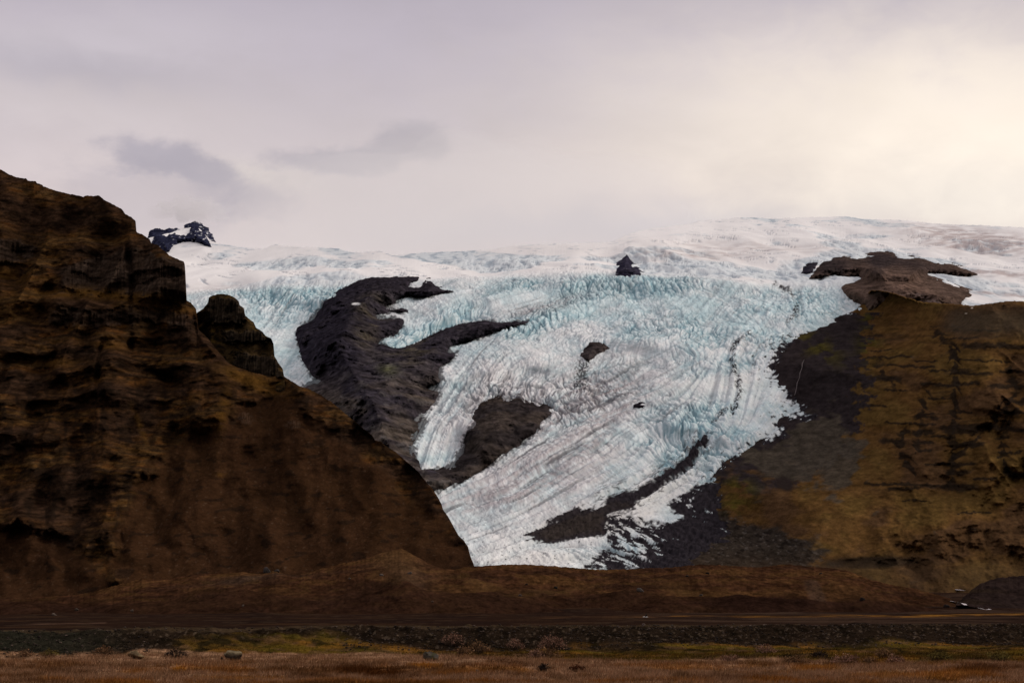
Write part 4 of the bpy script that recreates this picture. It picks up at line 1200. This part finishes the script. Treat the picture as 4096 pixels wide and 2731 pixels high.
def build_moraine_stones(cast):
    m = lambda px, Y: px * Y / F
    L = B1([(1795, 232), (1860, 225)]) + B2([(380, 252), (568, 240), (165, 274), (720, 430), (1310, 390), (2118, 360), (1550, 338), (1352, 315), (945, 598)][:8]) + B3([(180, 387), (1265, 418), (88, 258), (225, 240), (1830, 465), (985, 240)])
    spec = [(8, 6.4, (.060, .050, .046), 'square grey block standing at the mountain foot'),
            (6, 3.2, (.050, .040, .034), 'low brownish block beside the square grey block'),
            (4.5, 2.6, (.085, .066, .056), 'pale boulder under the peak of the pyramid-shaped moraine hill'),
            (5.0, 3.0, (.085, .066, .056), 'pale boulder on the right shoulder of the pyramid-shaped hill'),
            (3.2, 2.0, (.075, .058, .048), 'small pale stone low on the left slope of the pyramid hill'),
            (3.4, 2.2, (.10, .066, .05), 'pinkish stone at the foot of the pyramid hill slope'),
            (4.0, 3.0, (.095, .066, .055), 'pinkish square stone on the moraine right below the white ice'),
            (8.0, 4.6, (.085, .07, .062), 'largest grey boulder on the middle of the moraine slope'),
            (4.4, 3.0, (.014, .012, .010), 'black boulder in a dip of the middle moraine'),
            (3.4, 2.4, (.016, .013, .012), 'black stone upslope of the black boulder on the moraine'),
            (4.0, 2.6, (.080, .062, .052), 'grey stone above the dark brown hump of the moraine'),
            (6.0, 4.0, (.014, .010, .009), 'dark rock at the right foot of the moraine hills'),
            (3.6, 2.2, (.014, .012, .010), 'dark stone high on the moraine, left of its dark neighbour'),
            (4.2, 2.4, (.014, .012, .010), 'dark stone high on the moraine, right of its dark neighbour'),
            (7.0, 4.0, (.015, .011, .010), 'dark rock beside the white stream'),
            (4.0, 2.0, (.016, .012, .010), 'dark stone near the crest at the right end of the moraine')]
    for i, ((u, v), (w, h, c, lab)) in enumerate(zip(L, spec)):
        hit = cast(u, v)
        if hit is None:
            continue
        Y = hit[1]
        boulder('boulder' if w > 4 else 'stone', (hit[0], hit[1], hit[2] - m(.6, Y)), m(w, Y), m(h, Y), 50 + i, c, lab, 'boulder' if w > 4 else 'stone', 'boulders scattered on the moraine', sub=2)


# ------------------------------------------------------------------ bushes
def bush(u, v, wpx, hpx, label, tone, seed, name='bush', dense=1.0):
    x, y, z = place_on(u, v)
    w, h = wpx * y / F / 2, hpx * y / F
    r = np.random.default_rng(seed)
    ns = int(60 * dense * max(.8, w))
    co, fa, cl = [], [], []
    k = 0
    # twigs: thin three-sided stems that fork
    for i in range(ns):
        a, rad = r.uniform(0, 6.28), math.sqrt(r.random())
        tip = np.array([math.cos(a) * rad * w, math.sin(a) * rad * w * .8, h * (1 - .55 * rad ** 2) * r.uniform(.55, 1.05)])
        foot = np.array([tip[0] * .35, tip[1] * .35, -.05])
        mid = lerp(foot, tip, .5) + np.array([0, 0, h * .12]) + r.normal(0, .06 * w, 3)
        pts = [foot, mid, tip]
        rr = [.018, .012, .005]
        base = len(co)
        for p, q in zip(pts, rr):
            for j in range(3):
                b = j * 2.094
                co.append(p + np.array([math.cos(b) * q, math.sin(b) * q, 0]))
                cl.append(np.array([.060, .038, .027]))
        for sgm in range(2):
            for j in range(3):
                a0, a1 = base + sgm * 3 + j, base + sgm * 3 + (j + 1) % 3
                fa.append((a0, a1, a1 + 3))
                fa.append((a0, a1 + 3, a0 + 3))
    # leaves in small clumps on the outer twigs
    ncl = int(70 * dense * max(.7, w))
    for i in range(ncl):
        a, rad = r.uniform(0, 6.28), r.random() ** .5
        zc = h * math.sqrt(max(0, 1 - rad ** 2 * .85)) * r.uniform(.45, 1.04)
        cen = np.array([math.cos(a) * rad * w, math.sin(a) * rad * w * .85, max(.04, zc)])
        cc = np.array(tone) * 1.7 * r.uniform(.4, 1.5)
        for q in range(9):
            p = cen + r.normal(0, .11, 3) * np.array([1, 1, .8])
            d1, d2 = r.normal(0, .042, 3), r.normal(0, .042, 3)
            b = len(co)
            co += [p - d1, p + d2, p + d1]
            c1 = cc * r.uniform(.7, 1.3)
            cl += [c1, c1, c1]
            fa.append((b, b + 1, b + 2))
    o = raw_mesh(name, np.array(co), np.array(fa), M_twig, np.array(cl), False)
    o.location = (x, y, z)
    tag(o, label, 'bush', 'autumn bushes along the gravel bank')


def build_bushes():
    pk, br, rd, ol, dk = (.140, .076, .052), (.105, .058, .030), (.045, .016, .008), (.075, .055, .016), (.022, .015, .012)
    for i, b in enumerate([
        (452.7, 645, 23, 12, 'pinkish domed bush high on the bank, leftmost of the middle bushes', pk, 1.2),
        (478, 652.5, 25, 12, 'wide brown-pink bush low beside the leftmost domed bush', br, 1.2),
        (463, 654.5, 19, 9, 'low brown bush in front of the two left middle bushes', br, 1.0),
        (514.4, 649, 18, 10, 'pinkish bush alone on the dark gravel at mid bank', pk, 1.1),
        (552, 650, 27, 15, 'tallest round pinkish bush arching against the gravel bank', pk, 1.5),
        (548.7, 657, 22, 10, 'brown bush directly below the tallest round bush', br, 1.1),
        (536, 657.5, 14, 8, 'small bush tucked to the left below the tallest round bush', pk, 1.0),
        (765, 653, 20, 8.5, 'pale pink low bush on the bank, below the pale flat-topped boulder', pk, 1.1),
        (729.5, 662, 20, 8, 'spreading pinkish bush at the grass edge, first on the right-hand row', pk, 1.0),
        (795.7, 664, 27, 8, 'long low pink-brown bush at the grass edge, second of the right-hand row', br, 1.1),
        (819, 657, 15, 6.5, 'small dull brown bush on the dark gravel behind the right-hand row', dk, 1.0),
        (845.5, 664, 27, 10, 'greyish pink bush at the grass edge, middle of the right-hand row', pk, 1.2),
        (883.5, 657, 21, 9, 'dark-hearted tan bush on the bank above the right-hand row', br, 1.2),
        (869, 664, 15, 7, 'small tan bush at the grass edge beside the greyish pink bush', br, 1.0),
        (895, 664, 20, 9, 'last tan bush of the right-hand row at the grass edge', pk, 1.0),
        (940, 660, 26, 9, 'broad dark olive bush near the right end of the bank', ol, 1.0),
        (1000, 660, 30, 9, 'dark olive bush at the right border on the mossy bank', ol, 1.0),
        (24.5, 656, 15, 6, 'small greyish bush at the left border of the moor', br, .9),
        (50, 656, 20, 7, 'yellow-brown herb clump near the left border', ol, .9),
        (104, 655, 22, 9, 'brown herb clump left of the pale tan boulder', br, 1.0),
        (176, 657, 22, 8, 'dark clump of heath between the pale boulder and the dark boulder', dk, 1.1),
        (577, 671, 12, 5, 'small dark red tussock in the tan foreground grass', rd, 1.2),
        (544, 671, 8, 7, 'thin dark plant standing in the tan foreground grass', dk, .8),
    ]):
        u, v, w, h, lab, tone, de = b
        bush(u, v, w, h, lab, tone, 900 + i, 'bush', de)
    X, Y = (862 - 512) / F * 245., 245.
    co, fa = stone_verts(77, 3, (1.9, 1.2, .62), .5, 2)
    co[:, 2] *= 1.0
    c = np.tile(np.array((.020, .013, .010)), (len(co), 1)) * (1 + .5 * fbm(co[:, 0] * 4, co[:, 2] * 5, 3, 9))[:, None]
    o = raw_mesh('hummock', co, fa, M_moor, c)
    o.location = (X, Y, .35)
    tag(o, 'low dark heather hummock on the plain beyond the bank, under the orange strip', 'hummock')


# ------------------------------------------------------------------ bird, hikers, water
def tube(path, radii, n=8):
    path = np.array(path, float)
    co, fa = [], []
    for i, (p, r) in enumerate(zip(path, radii)):
        d = path[min(i + 1, len(path) - 1)] - path[max(i - 1, 0)]
        d /= np.linalg.norm(d) + 1e-9
        a = np.cross(d, (0, 0, 1.) if abs(d[2]) < .9 else (1., 0, 0))
        a /= np.linalg.norm(a)
        b = np.cross(d, a)
        for j in range(n):
            t = 2 * math.pi * j / n
            co.append(p + r * (math.cos(t) * a + math.sin(t) * b))
    for i in range(len(path) - 1):
        for j in range(n):
            q = i * n + j
            q2 = i * n + (j + 1) % n
            fa.append((q, q2, q2 + n))
            fa.append((q, q2 + n, q + n))
    return np.array(co), np.array(fa)


def build_bird():
    e = bpy.data.objects.new('bird', None)
    COL.objects.link(e)
    Y = 250.
    e.location = ((645.5 - 512) / F * Y, Y, CZ + (VH - 616.2) / F * Y)
    co, fa = tube([(-.36, 0, 0), (-.32, 0, .005), (-.24, 0, .015), (-.17, 0, .02), (-.05, 0, .0), (.10, 0, -.01), (.22, 0, 0), (.34, 0, .01)], [.008, .03, .042, .045, .085, .085, .05, .012])
    b = raw_mesh('body', co, fa, M_plume, None, True, e)
    for s in (-1, 1):
        rows = []
        for t in np.linspace(0, 1, 7):
            ch = .20 * (1 - .65 * t ** 1.5)
            cx = .02 + .10 * t
            y, zz = s * (.06 + .30 * t), .03 + .42 * t - .10 * t * t
            for thick in (.5, -.5):
                rows.append([(cx - ch / 2, y, zz + thick * .012), (cx, y, zz + .018 + thick * .014), (cx + ch / 2, y, zz - .01 + thick * .006)])
        rows = np.array(rows)
        up, dn = rows[0::2], rows[1::2]
        g = np.concatenate([up, dn[:, ::-1]], 1)
        P = g.reshape(-1, 3)
        f = []
        for i in range(6):
            for j in range(6):
                a, a2 = i * 6 + j, i * 6 + (j + 1) % 6
                f.append((a, a2, a2 + 6, a + 6))
        raw_mesh('wing', P, np.array(f), M_wing, None, True, e)
    tag(e, 'white-bodied bird with raised dark wings flying low over the plain', 'bird')


def build_people(cast):
    import bmesh
    spots = [(497.1, 499.8, 0), (499.6, 500, 1), (500.5, 500, 2), (501.3, 499.9, 3)]
    labs = ['lone tiny dark figure on the ice, left of the group of hikers', 'leftmost hiker of the tiny dark group standing on the glacier', 'middle hiker of the tiny dark group standing on the glacier', 'rightmost hiker of the tiny dark group standing on the glacier']
    nodes = {'pel': (0, 0, .92), 'ch': (0, 0, 1.30), 'nk': (0, 0, 1.50), 'hd': (0, -.02, 1.62), 'top': (0, -.01, 1.74),
             'shl': (-.19, 0, 1.43), 'ell': (-.26, .02, 1.14), 'hal': (-.24, -.10, .90), 'shr': (.19, 0, 1.43), 'elr': (.27, .02, 1.14), 'har': (.25, -.08, .90),
             'hil': (-.10, 0, .88), 'knl': (-.12, -.03, .48), 'anl': (-.13, .02, .08), 'tol': (-.14, -.16, .04), 'hir': (.10, 0, .88), 'knr': (.12, .0, .48), 'anr': (.13, .05, .08), 'tor': (.14, -.12, .04)}
    rad = {'pel': .15, 'ch': .17, 'nk': .07, 'hd': .105, 'top': .07, 'shl': .075, 'ell': .05, 'hal': .04, 'shr': .075, 'elr': .05, 'har': .04, 'hil': .10, 'knl': .065, 'anl': .05, 'tol': .04, 'hir': .10, 'knr': .065, 'anr': .05, 'tor': .04}
    ed = [('pel', 'ch'), ('ch', 'nk'), ('nk', 'hd'), ('hd', 'top'), ('ch', 'shl'), ('shl', 'ell'), ('ell', 'hal'), ('ch', 'shr'), ('shr', 'elr'), ('elr', 'har'), ('pel', 'hil'), ('hil', 'knl'), ('knl', 'anl'), ('anl', 'tol'), ('pel', 'hir'), ('hir', 'knr'), ('knr', 'anr'), ('anr', 'tor')]
    names = list(nodes)
    for (u, v, i) in spots:
        hit = cast(u, v)
        if hit is None:
            continue
        me = bpy.data.meshes.new('person')
        me.from_pydata([nodes[n] for n in names], [(names.index(a), names.index(b)) for a, b in ed], [])
        me.materials.append(M_dark)
        o = link(me, 'person')
        sk = o.modifiers.new('skin', 'SKIN')
        for n, q in zip(names, me.skin_vertices[0].data):
            q.radius = (rad[n], rad[n])
            q.use_root = n == 'pel'
        ss = o.modifiers.new('sub', 'SUBSURF')
        ss.levels = ss.render_levels = 1
        o.location = (hit[0], hit[1], hit[2] - .05)
        o.rotation_euler = (0, 0, (.4, 2.2, -1.2, .9)[i])
        tag(o, labs[i], 'person', 'hikers on the glacier')


def ribbon(name, pts, w0, w1, mat, thick=.12):
    pts = np.array(pts, float)
    n = len(pts)
    t = np.linspace(0, 1, n)
    side = np.gradient(pts, axis=0)
    side = np.stack([side[:, 1], -side[:, 0], 0 * t], -1)
    side /= np.linalg.norm(side, axis=1, keepdims=True) + 1e-9
    w = lerp(w0, w1, t)[:, None] * (1 + .4 * noise(t * 9, t * 0, 5))[:, None] / 2
    return pts - side * w, pts + side * w


def build_water(rs, cast):
    # stream
    for k, uv in enumerate(([(950, 600.9), (955, 602), (960, 602.3), (963.5, 603.5), (966, 605.5), (970, 606.6), (974, 607.6), (979, 608.3), (985, 609.3), (990, 609)], [(955.5, 589.4), (959, 589.6), (964, 590.2)])):
        pts = []
        for u, v in uv:
            h = cast(u, v)
            if h is not None:
                pts.append((h[0], h[1], h[2]))
        if len(pts) < 2:
            continue
        pts = np.array(pts)
        m = 40
        ti = np.linspace(0, len(pts) - 1, m)
        pts = np.stack([np.interp(ti, np.arange(len(pts)), pts[:, q]) for q in range(3)], -1)
        px = np.median(pts[:, 1]) / F
        n = noise(np.linspace(0, 7, m), np.zeros(m), 44)
        hw = px * np.clip(.55 + .9 * n, .12, 1.2) * (1.0 if k == 0 else .9)
        a, b = pts.copy(), pts.copy()
        a[:, 2] += .15
        b[:, 2] += .15 + hw * 1.1
        a[:, 1] -= hw * 12
        b[:, 1] += hw * 12
        co = np.concatenate([a, b])
        f = [(i, i + 1, m + i + 1, m + i) for i in range(m - 1)]
        o = raw_mesh('stream', co, np.array(f), M_water, None, True)
        tag(o, ('white rushing stream winding across the valley floor at far right' if k == 0 else 'short gleam of the stream upstream, left of the dark earth bank'), 'stream', kind='structure')
    # waterfall on the dark cliff
    U, V, Y = rs
    line = T(2996, 800, 1.9009, [(417, 1208), (408, 1240), (400, 1270), (390, 1310), (382, 1345), (372, 1385), (362, 1420), (352, 1455), (348, 1480)])
    L, Rr = [], []
    for i, (u, v) in enumerate(line):
        j = int(np.argmin(np.abs(U[0] - u)))
        q = int(np.argmin(np.abs(V[:, 0] - v)))
        y = Y[max(0, q - 3):q + 4, max(0, j - 3):j + 4].min() - 5
        w = (.10, .34, .2, .42, .12, .3, .22, .38, .1)[i]
        u = u + (.5, -.3, .6, -.2, .5, -.6, .2, .4, 0)[i]
        L.append(world(np.array(u - w), np.array(v), np.array(y)))
        Rr.append(world(np.array(u + w), np.array(v), np.array(y - 1.0)))
    n = len(L)
    co = np.concatenate([np.array(L), np.array(Rr), np.array(L) + (0, 4, 0), np.array(Rr) + (0, 4, 0)])
    f = []
    for i in range(n - 1):
        f += [(i, n + i, n + i + 1, i + 1), (2 * n + i, 2 * n + i + 1, 3 * n + i + 1, 3 * n + i), (i, i + 1, 2 * n + i + 1, 2 * n + i), (n + i, 3 * n + i, 3 * n + i + 1, n + i + 1)]
    o = raw_mesh('waterfall', co, np.array(f), M_fall, None, True)
    tag(o, 'thin pale waterfall down the dark cliff beside the glacier edge', 'waterfall', kind='structure')


# ------------------------------------------------------------------ sky and light
SUN_AZ, SUN_EL = math.radians(58), math.radians(30)


def build_sky():
    w = bpy.data.worlds.new('World')
    SC.world = w
    w.use_nodes = True
    nt = w.node_tree
    bg = nt.nodes['Background']
    tc = N(nt, 'ShaderNodeTexCoord')
    sep = N(nt, 'ShaderNodeSeparateXYZ')
    nt.links.new(tc.outputs['Generated'], sep.inputs[0])

    def mth(op, a, b=None, c=None):
        n = N(nt, 'ShaderNodeMath', operation=op)
        for i, x in enumerate((a, b, c)):
            if x is None:
                continue
            if isinstance(x, (int, float)):
                n.inputs[i].default_value = x
            else:
                nt.links.new(x, n.inputs[i])
        return n.outputs[0]
    az = mth('MULTIPLY', mth('ARCTAN2', sep.outputs[0], sep.outputs[1]), 57.29578)
    el = mth('MULTIPLY', mth('ARCSINE', sep.outputs[2]), 57.29578)

    def noise_at(sa, se, detail=5, rough=.55, off=0, dist=0):
        cb = N(nt, 'ShaderNodeCombineXYZ')
        nt.links.new(mth('MULTIPLY', az, sa), cb.inputs[0])
        nt.links.new(mth('MULTIPLY', el, se), cb.inputs[1])
        cb.inputs[2].default_value = off
        n = N(nt, 'ShaderNodeTexNoise')
        n.inputs['Scale'].default_value = 1
        n.inputs['Detail'].default_value = detail
        n.inputs['Roughness'].default_value = rough
        n.inputs['Distortion'].default_value = dist
        nt.links.new(cb.outputs[0], n.inputs['Vector'])
        return mth('SUBTRACT', n.outputs['Fac'], .5)
    big = noise_at(.055, .16, 4, .5, 1.7)
    mid = noise_at(.16, .42, 5, .52, 4.2, .3)
    fine = noise_at(.5, .8, 5, .55, 8.1, .4)
    puff = noise_at(1.1, 1.9, 6, .6, 3.3, .2)

    def gauss(a0, e0, ra, re, rot=0, warp=0.):
        ca, sa = math.cos(math.radians(rot)), math.sin(math.radians(rot))
        da = mth('ADD', mth('SUBTRACT', az, a0), mth('MULTIPLY', mid, warp))
        de = mth('ADD', mth('SUBTRACT', el, e0), mth('MULTIPLY', fine, warp * .6))
        p = mth('DIVIDE', mth('ADD', mth('MULTIPLY', da, ca), mth('MULTIPLY', de, sa)), ra)
        q = mth('DIVIDE', mth('SUBTRACT', mth('MULTIPLY', de, ca), mth('MULTIPLY', da, sa)), re)
        r2 = mth('ADD', mth('MULTIPLY', p, p), mth('MULTIPLY', q, q))
        return mth('POWER', 2.71828, mth('MULTIPLY', r2, -1.0))

    def ae(u, v):
        x, z = (u - 512) / F, (VH - v) / F
        return math.degrees(math.atan(x)), math.degrees(math.atan(z / math.hypot(1, x)))

    def mix(a, b, f):
        m = N(nt, 'ShaderNodeMix', data_type='RGBA')
        for s, x in ((m.inputs[6], a), (m.inputs[7], b)):
            if isinstance(x, tuple):
                s.default_value = (*x, 1)
            else:
                nt.links.new(x, s)
        if isinstance(f, (int, float)):
            m.inputs[0].default_value = f
        else:
            nt.links.new(f, m.inputs[0])
        return m.outputs[2]

    def ramp(x, lo, hi):
        m = N(nt, 'ShaderNodeMapRange')
        m.interpolation_type = 'SMOOTHSTEP'
        m.inputs['From Min'].default_value = lo
        m.inputs['From Max'].default_value = hi
        nt.links.new(x, m.inputs['Value'])
        return m.outputs[0]
    sky = N(nt, 'ShaderNodeTexSky', sky_type='NISHITA')
    sky.sun_disc = False
    sky.sun_elevation = SUN_EL
    sky.sun_rotation = SUN_AZ
    sc = N(nt, 'ShaderNodeVectorMath', operation='SCALE')
    sc.inputs['Scale'].default_value = .10
    nt.links.new(sky.outputs[0], sc.inputs[0])
    # layers of cloud
    lowc, midc, highc = (.745, .655, .64), (.725, .625, .625), (.50, .445, .505)
    e2 = mth('ADD', el, mth('ADD', mth('MULTIPLY', big, 9.0), mth('MULTIPLY', mid, 4.0)))
    c = mix(midc, highc, ramp(e2, 9.5, 15.5))
    c = mix(lowc, c, ramp(el, 8.5, 12))
    c = mix(c, (.70, .62, .62), mth('MULTIPLY', gauss(*ae(60, 95), 9, 1.7, -4, 2.), .75))
    c = mix(c, (.44, .40, .455), mth('MULTIPLY', gauss(*ae(60, 62), 4.0, .7, -3, 2.), .7))
    c = mix(c, (.64, .58, .62), mth('MULTIPLY', gauss(*ae(130, 35), 5.0, 1.0, 4, 3.), .5))
    c = mix(c, (.74, .66, .62), mth('MULTIPLY', gauss(*ae(262, 178), 1.8, .5, -8, 1.), .75))
    # two ragged grey cloudlets and the wisp at the summit
    for (u, v, ra, re, rot, k, wp) in ((158, 158, 1.35, .50, -12, .85, 2.2), (205, 176, 1.5, .45, -18, .75, 2.2), (235, 198, 1.6, .55, -10, .4, 2.), (165, 195, 3.0, .9, 0, .35, 3.),
                                       (345, 160, 1.9, .34, 3, .95, 1.6), (400, 147, 1.1, .50, 18, 1., 1.6), (425, 144, .55, .42, -30, .8, 1.3)):
        a, e = ae(u, v)
        c = mix(c, (.44, .40, .455), mth('MULTIPLY', ramp(mth('ADD', gauss(a, e, ra * 1.3, re * 1.35, rot, wp), mth('MULTIPLY', mth('ADD', puff, mth('MULTIPLY', fine, .5)), .8)), .22, .8), k))
    # glow where the sun stands behind the overcast
    c = mix(c, (.86, .75, .66), mth('MULTIPLY', gauss(*ae(900, 140), 13, 2.6, 4, 4.), .75))
    c = mix(c, (1.08, .95, .81), mth('MULTIPLY', gauss(*ae(1010, 135), 9.5, 2.9, -6, 4.), .9))
    c = mix(c, (.98, .90, .80), mth('MULTIPLY', gauss(*ae(990, 200), 5.5, 1.0, 0, 2.), .5))
    c = mix(c, (.56, .545, .60), mth('MULTIPLY', gauss(*ae(600, 230), 4.5, .6, 0, 2.), .7))
    # mottling
    br = mth('ADD', 1.0, mth('ADD', mth('MULTIPLY', mid, .20), mth('MULTIPLY', fine, .12)))
    s2 = N(nt, 'ShaderNodeVectorMath', operation='SCALE')
    nt.links.new(c, s2.inputs[0])
    nt.links.new(br, s2.inputs['Scale'])
    # unseen sky overhead and behind the viewer, dimmed to keep facing slopes dark
    back = ramp(mth('ABSOLUTE', az), 50, 120)
    over = ramp(el, 22, 50)
    c = mix(s2.outputs[0], (.34, .31, .30), mth('MULTIPLY', back, .85))
    c = mix(c, (.60, .565, .58), mth('MULTIPLY', over, .9))
    c = mix(sc.outputs[0], c, .94)
    nt.links.new(c, bg.inputs['Color'])
    bg.inputs['Strength'].default_value = 1.0
    L = bpy.data.lights.new('sun', 'SUN')
    L.energy = 2.1
    L.angle = math.radians(22)
    L.color = (1, .91, .80)
    o = bpy.data.objects.new('sun', L)
    COL.objects.link(o)
    from mathutils import Vector
    d = Vector((math.sin(SUN_AZ) * math.cos(SUN_EL), math.cos(SUN_AZ) * math.cos(SUN_EL), math.sin(SUN_EL)))
    o.rotation_euler = d.to_track_quat('Z', 'Y').to_euler()
    o.location = (0, -20, 60)


def build_clouds():
    import bmesh
    for k, (c, r, dens, lab) in enumerate((((-140, 7650, 1400), (900, 1300, 265), CLOUD, 'long pale cloud bank resting on the middle of the icy skyline'),
                                           ((-1330, 8300, 1650), (150, 80, 48), CLOUD * 9, 'small grey cloud puff clinging to the far left rocky summit'))):
        bm = bmesh.new()
        bmesh.ops.create_icosphere(bm, subdivisions=5, radius=1)
        co = np.array([q.co[:] for q in bm.verts])
        d = 1 + (.16, .5)[k] * fbm(co[:, 0] * 2.2 + k, co[:, 2] * 1.6 + co[:, 1], 4, 950 + k)
        for q, p in zip(bm.verts, co * d[:, None] * np.array(r) + np.array(c)):
            q.co = p
        me = bpy.data.meshes.new('cloud')
        bm.to_mesh(me)
        bm.free()
        m = bpy.data.materials.new('cloud_vapour')
        m.use_nodes = True
        nt = m.node_tree
        nt.nodes.remove(nt.nodes['Principled BSDF'])
        pv = N(nt, 'ShaderNodeVolumePrincipled')
        pv.inputs['Color'].default_value = (.97, .96, .97, 1)
        pv.inputs['Density'].default_value = dens
        pv.inputs['Anisotropy'].default_value = .1
        nt.links.new(pv.outputs[0], nt.nodes['Material Output'].inputs['Volume'])
        me.materials.append(m)
        tag(link(me, 'cloud'), lab, 'cloud', kind='stuff')
    SC.cycles.volume_bounces = 2


CLOUD = .0006


def build_camera():
    cam = bpy.data.cameras.new('camera')
    cam.lens = 70
    cam.sensor_width = 36
    cam.clip_start = .5
    cam.clip_end = 60000
    cam.shift_y = (VH - 341) / 1024
    o = bpy.data.objects.new('camera', cam)
    COL.objects.link(o)
    o.location = (0, 0, CZ)
    o.rotation_euler = (math.pi / 2, 0, 0)
    SC.camera = o


build_ice()
rs = build_far_rocks()
build_left()
build_moraine()
build_ground()
build_grass()
build_gravel()
build_boulders()
bpy.context.view_layer.update()
DG = bpy.context.evaluated_depsgraph_get()


def cast(u, v):
    from mathutils import Vector
    d = Vector(((u - 512) / F, 1, (VH - v) / F)).normalized()
    ok, loc, nrm, idx, ob, mt = SC.ray_cast(DG, Vector((0, 0, CZ)) + d * 5, d)
    return loc if ok else None


build_water(rs, cast)
build_moraine_stones(cast)
build_people(cast)
build_bushes()
build_bird()
build_sky()
build_clouds()
build_camera()
SC.view_settings.view_transform = 'Standard'
SC.view_settings.look = 'None'
SC.view_settings.exposure = 0
SC.view_settings.gamma = 1
SC.cycles.use_denoising = True
SC.cycles.denoiser = 'OPENIMAGEDENOISE'
SC.cycles.denoising_input_passes = 'RGB_ALBEDO_NORMAL'
SC.cycles.denoising_prefilter = 'ACCURATE'
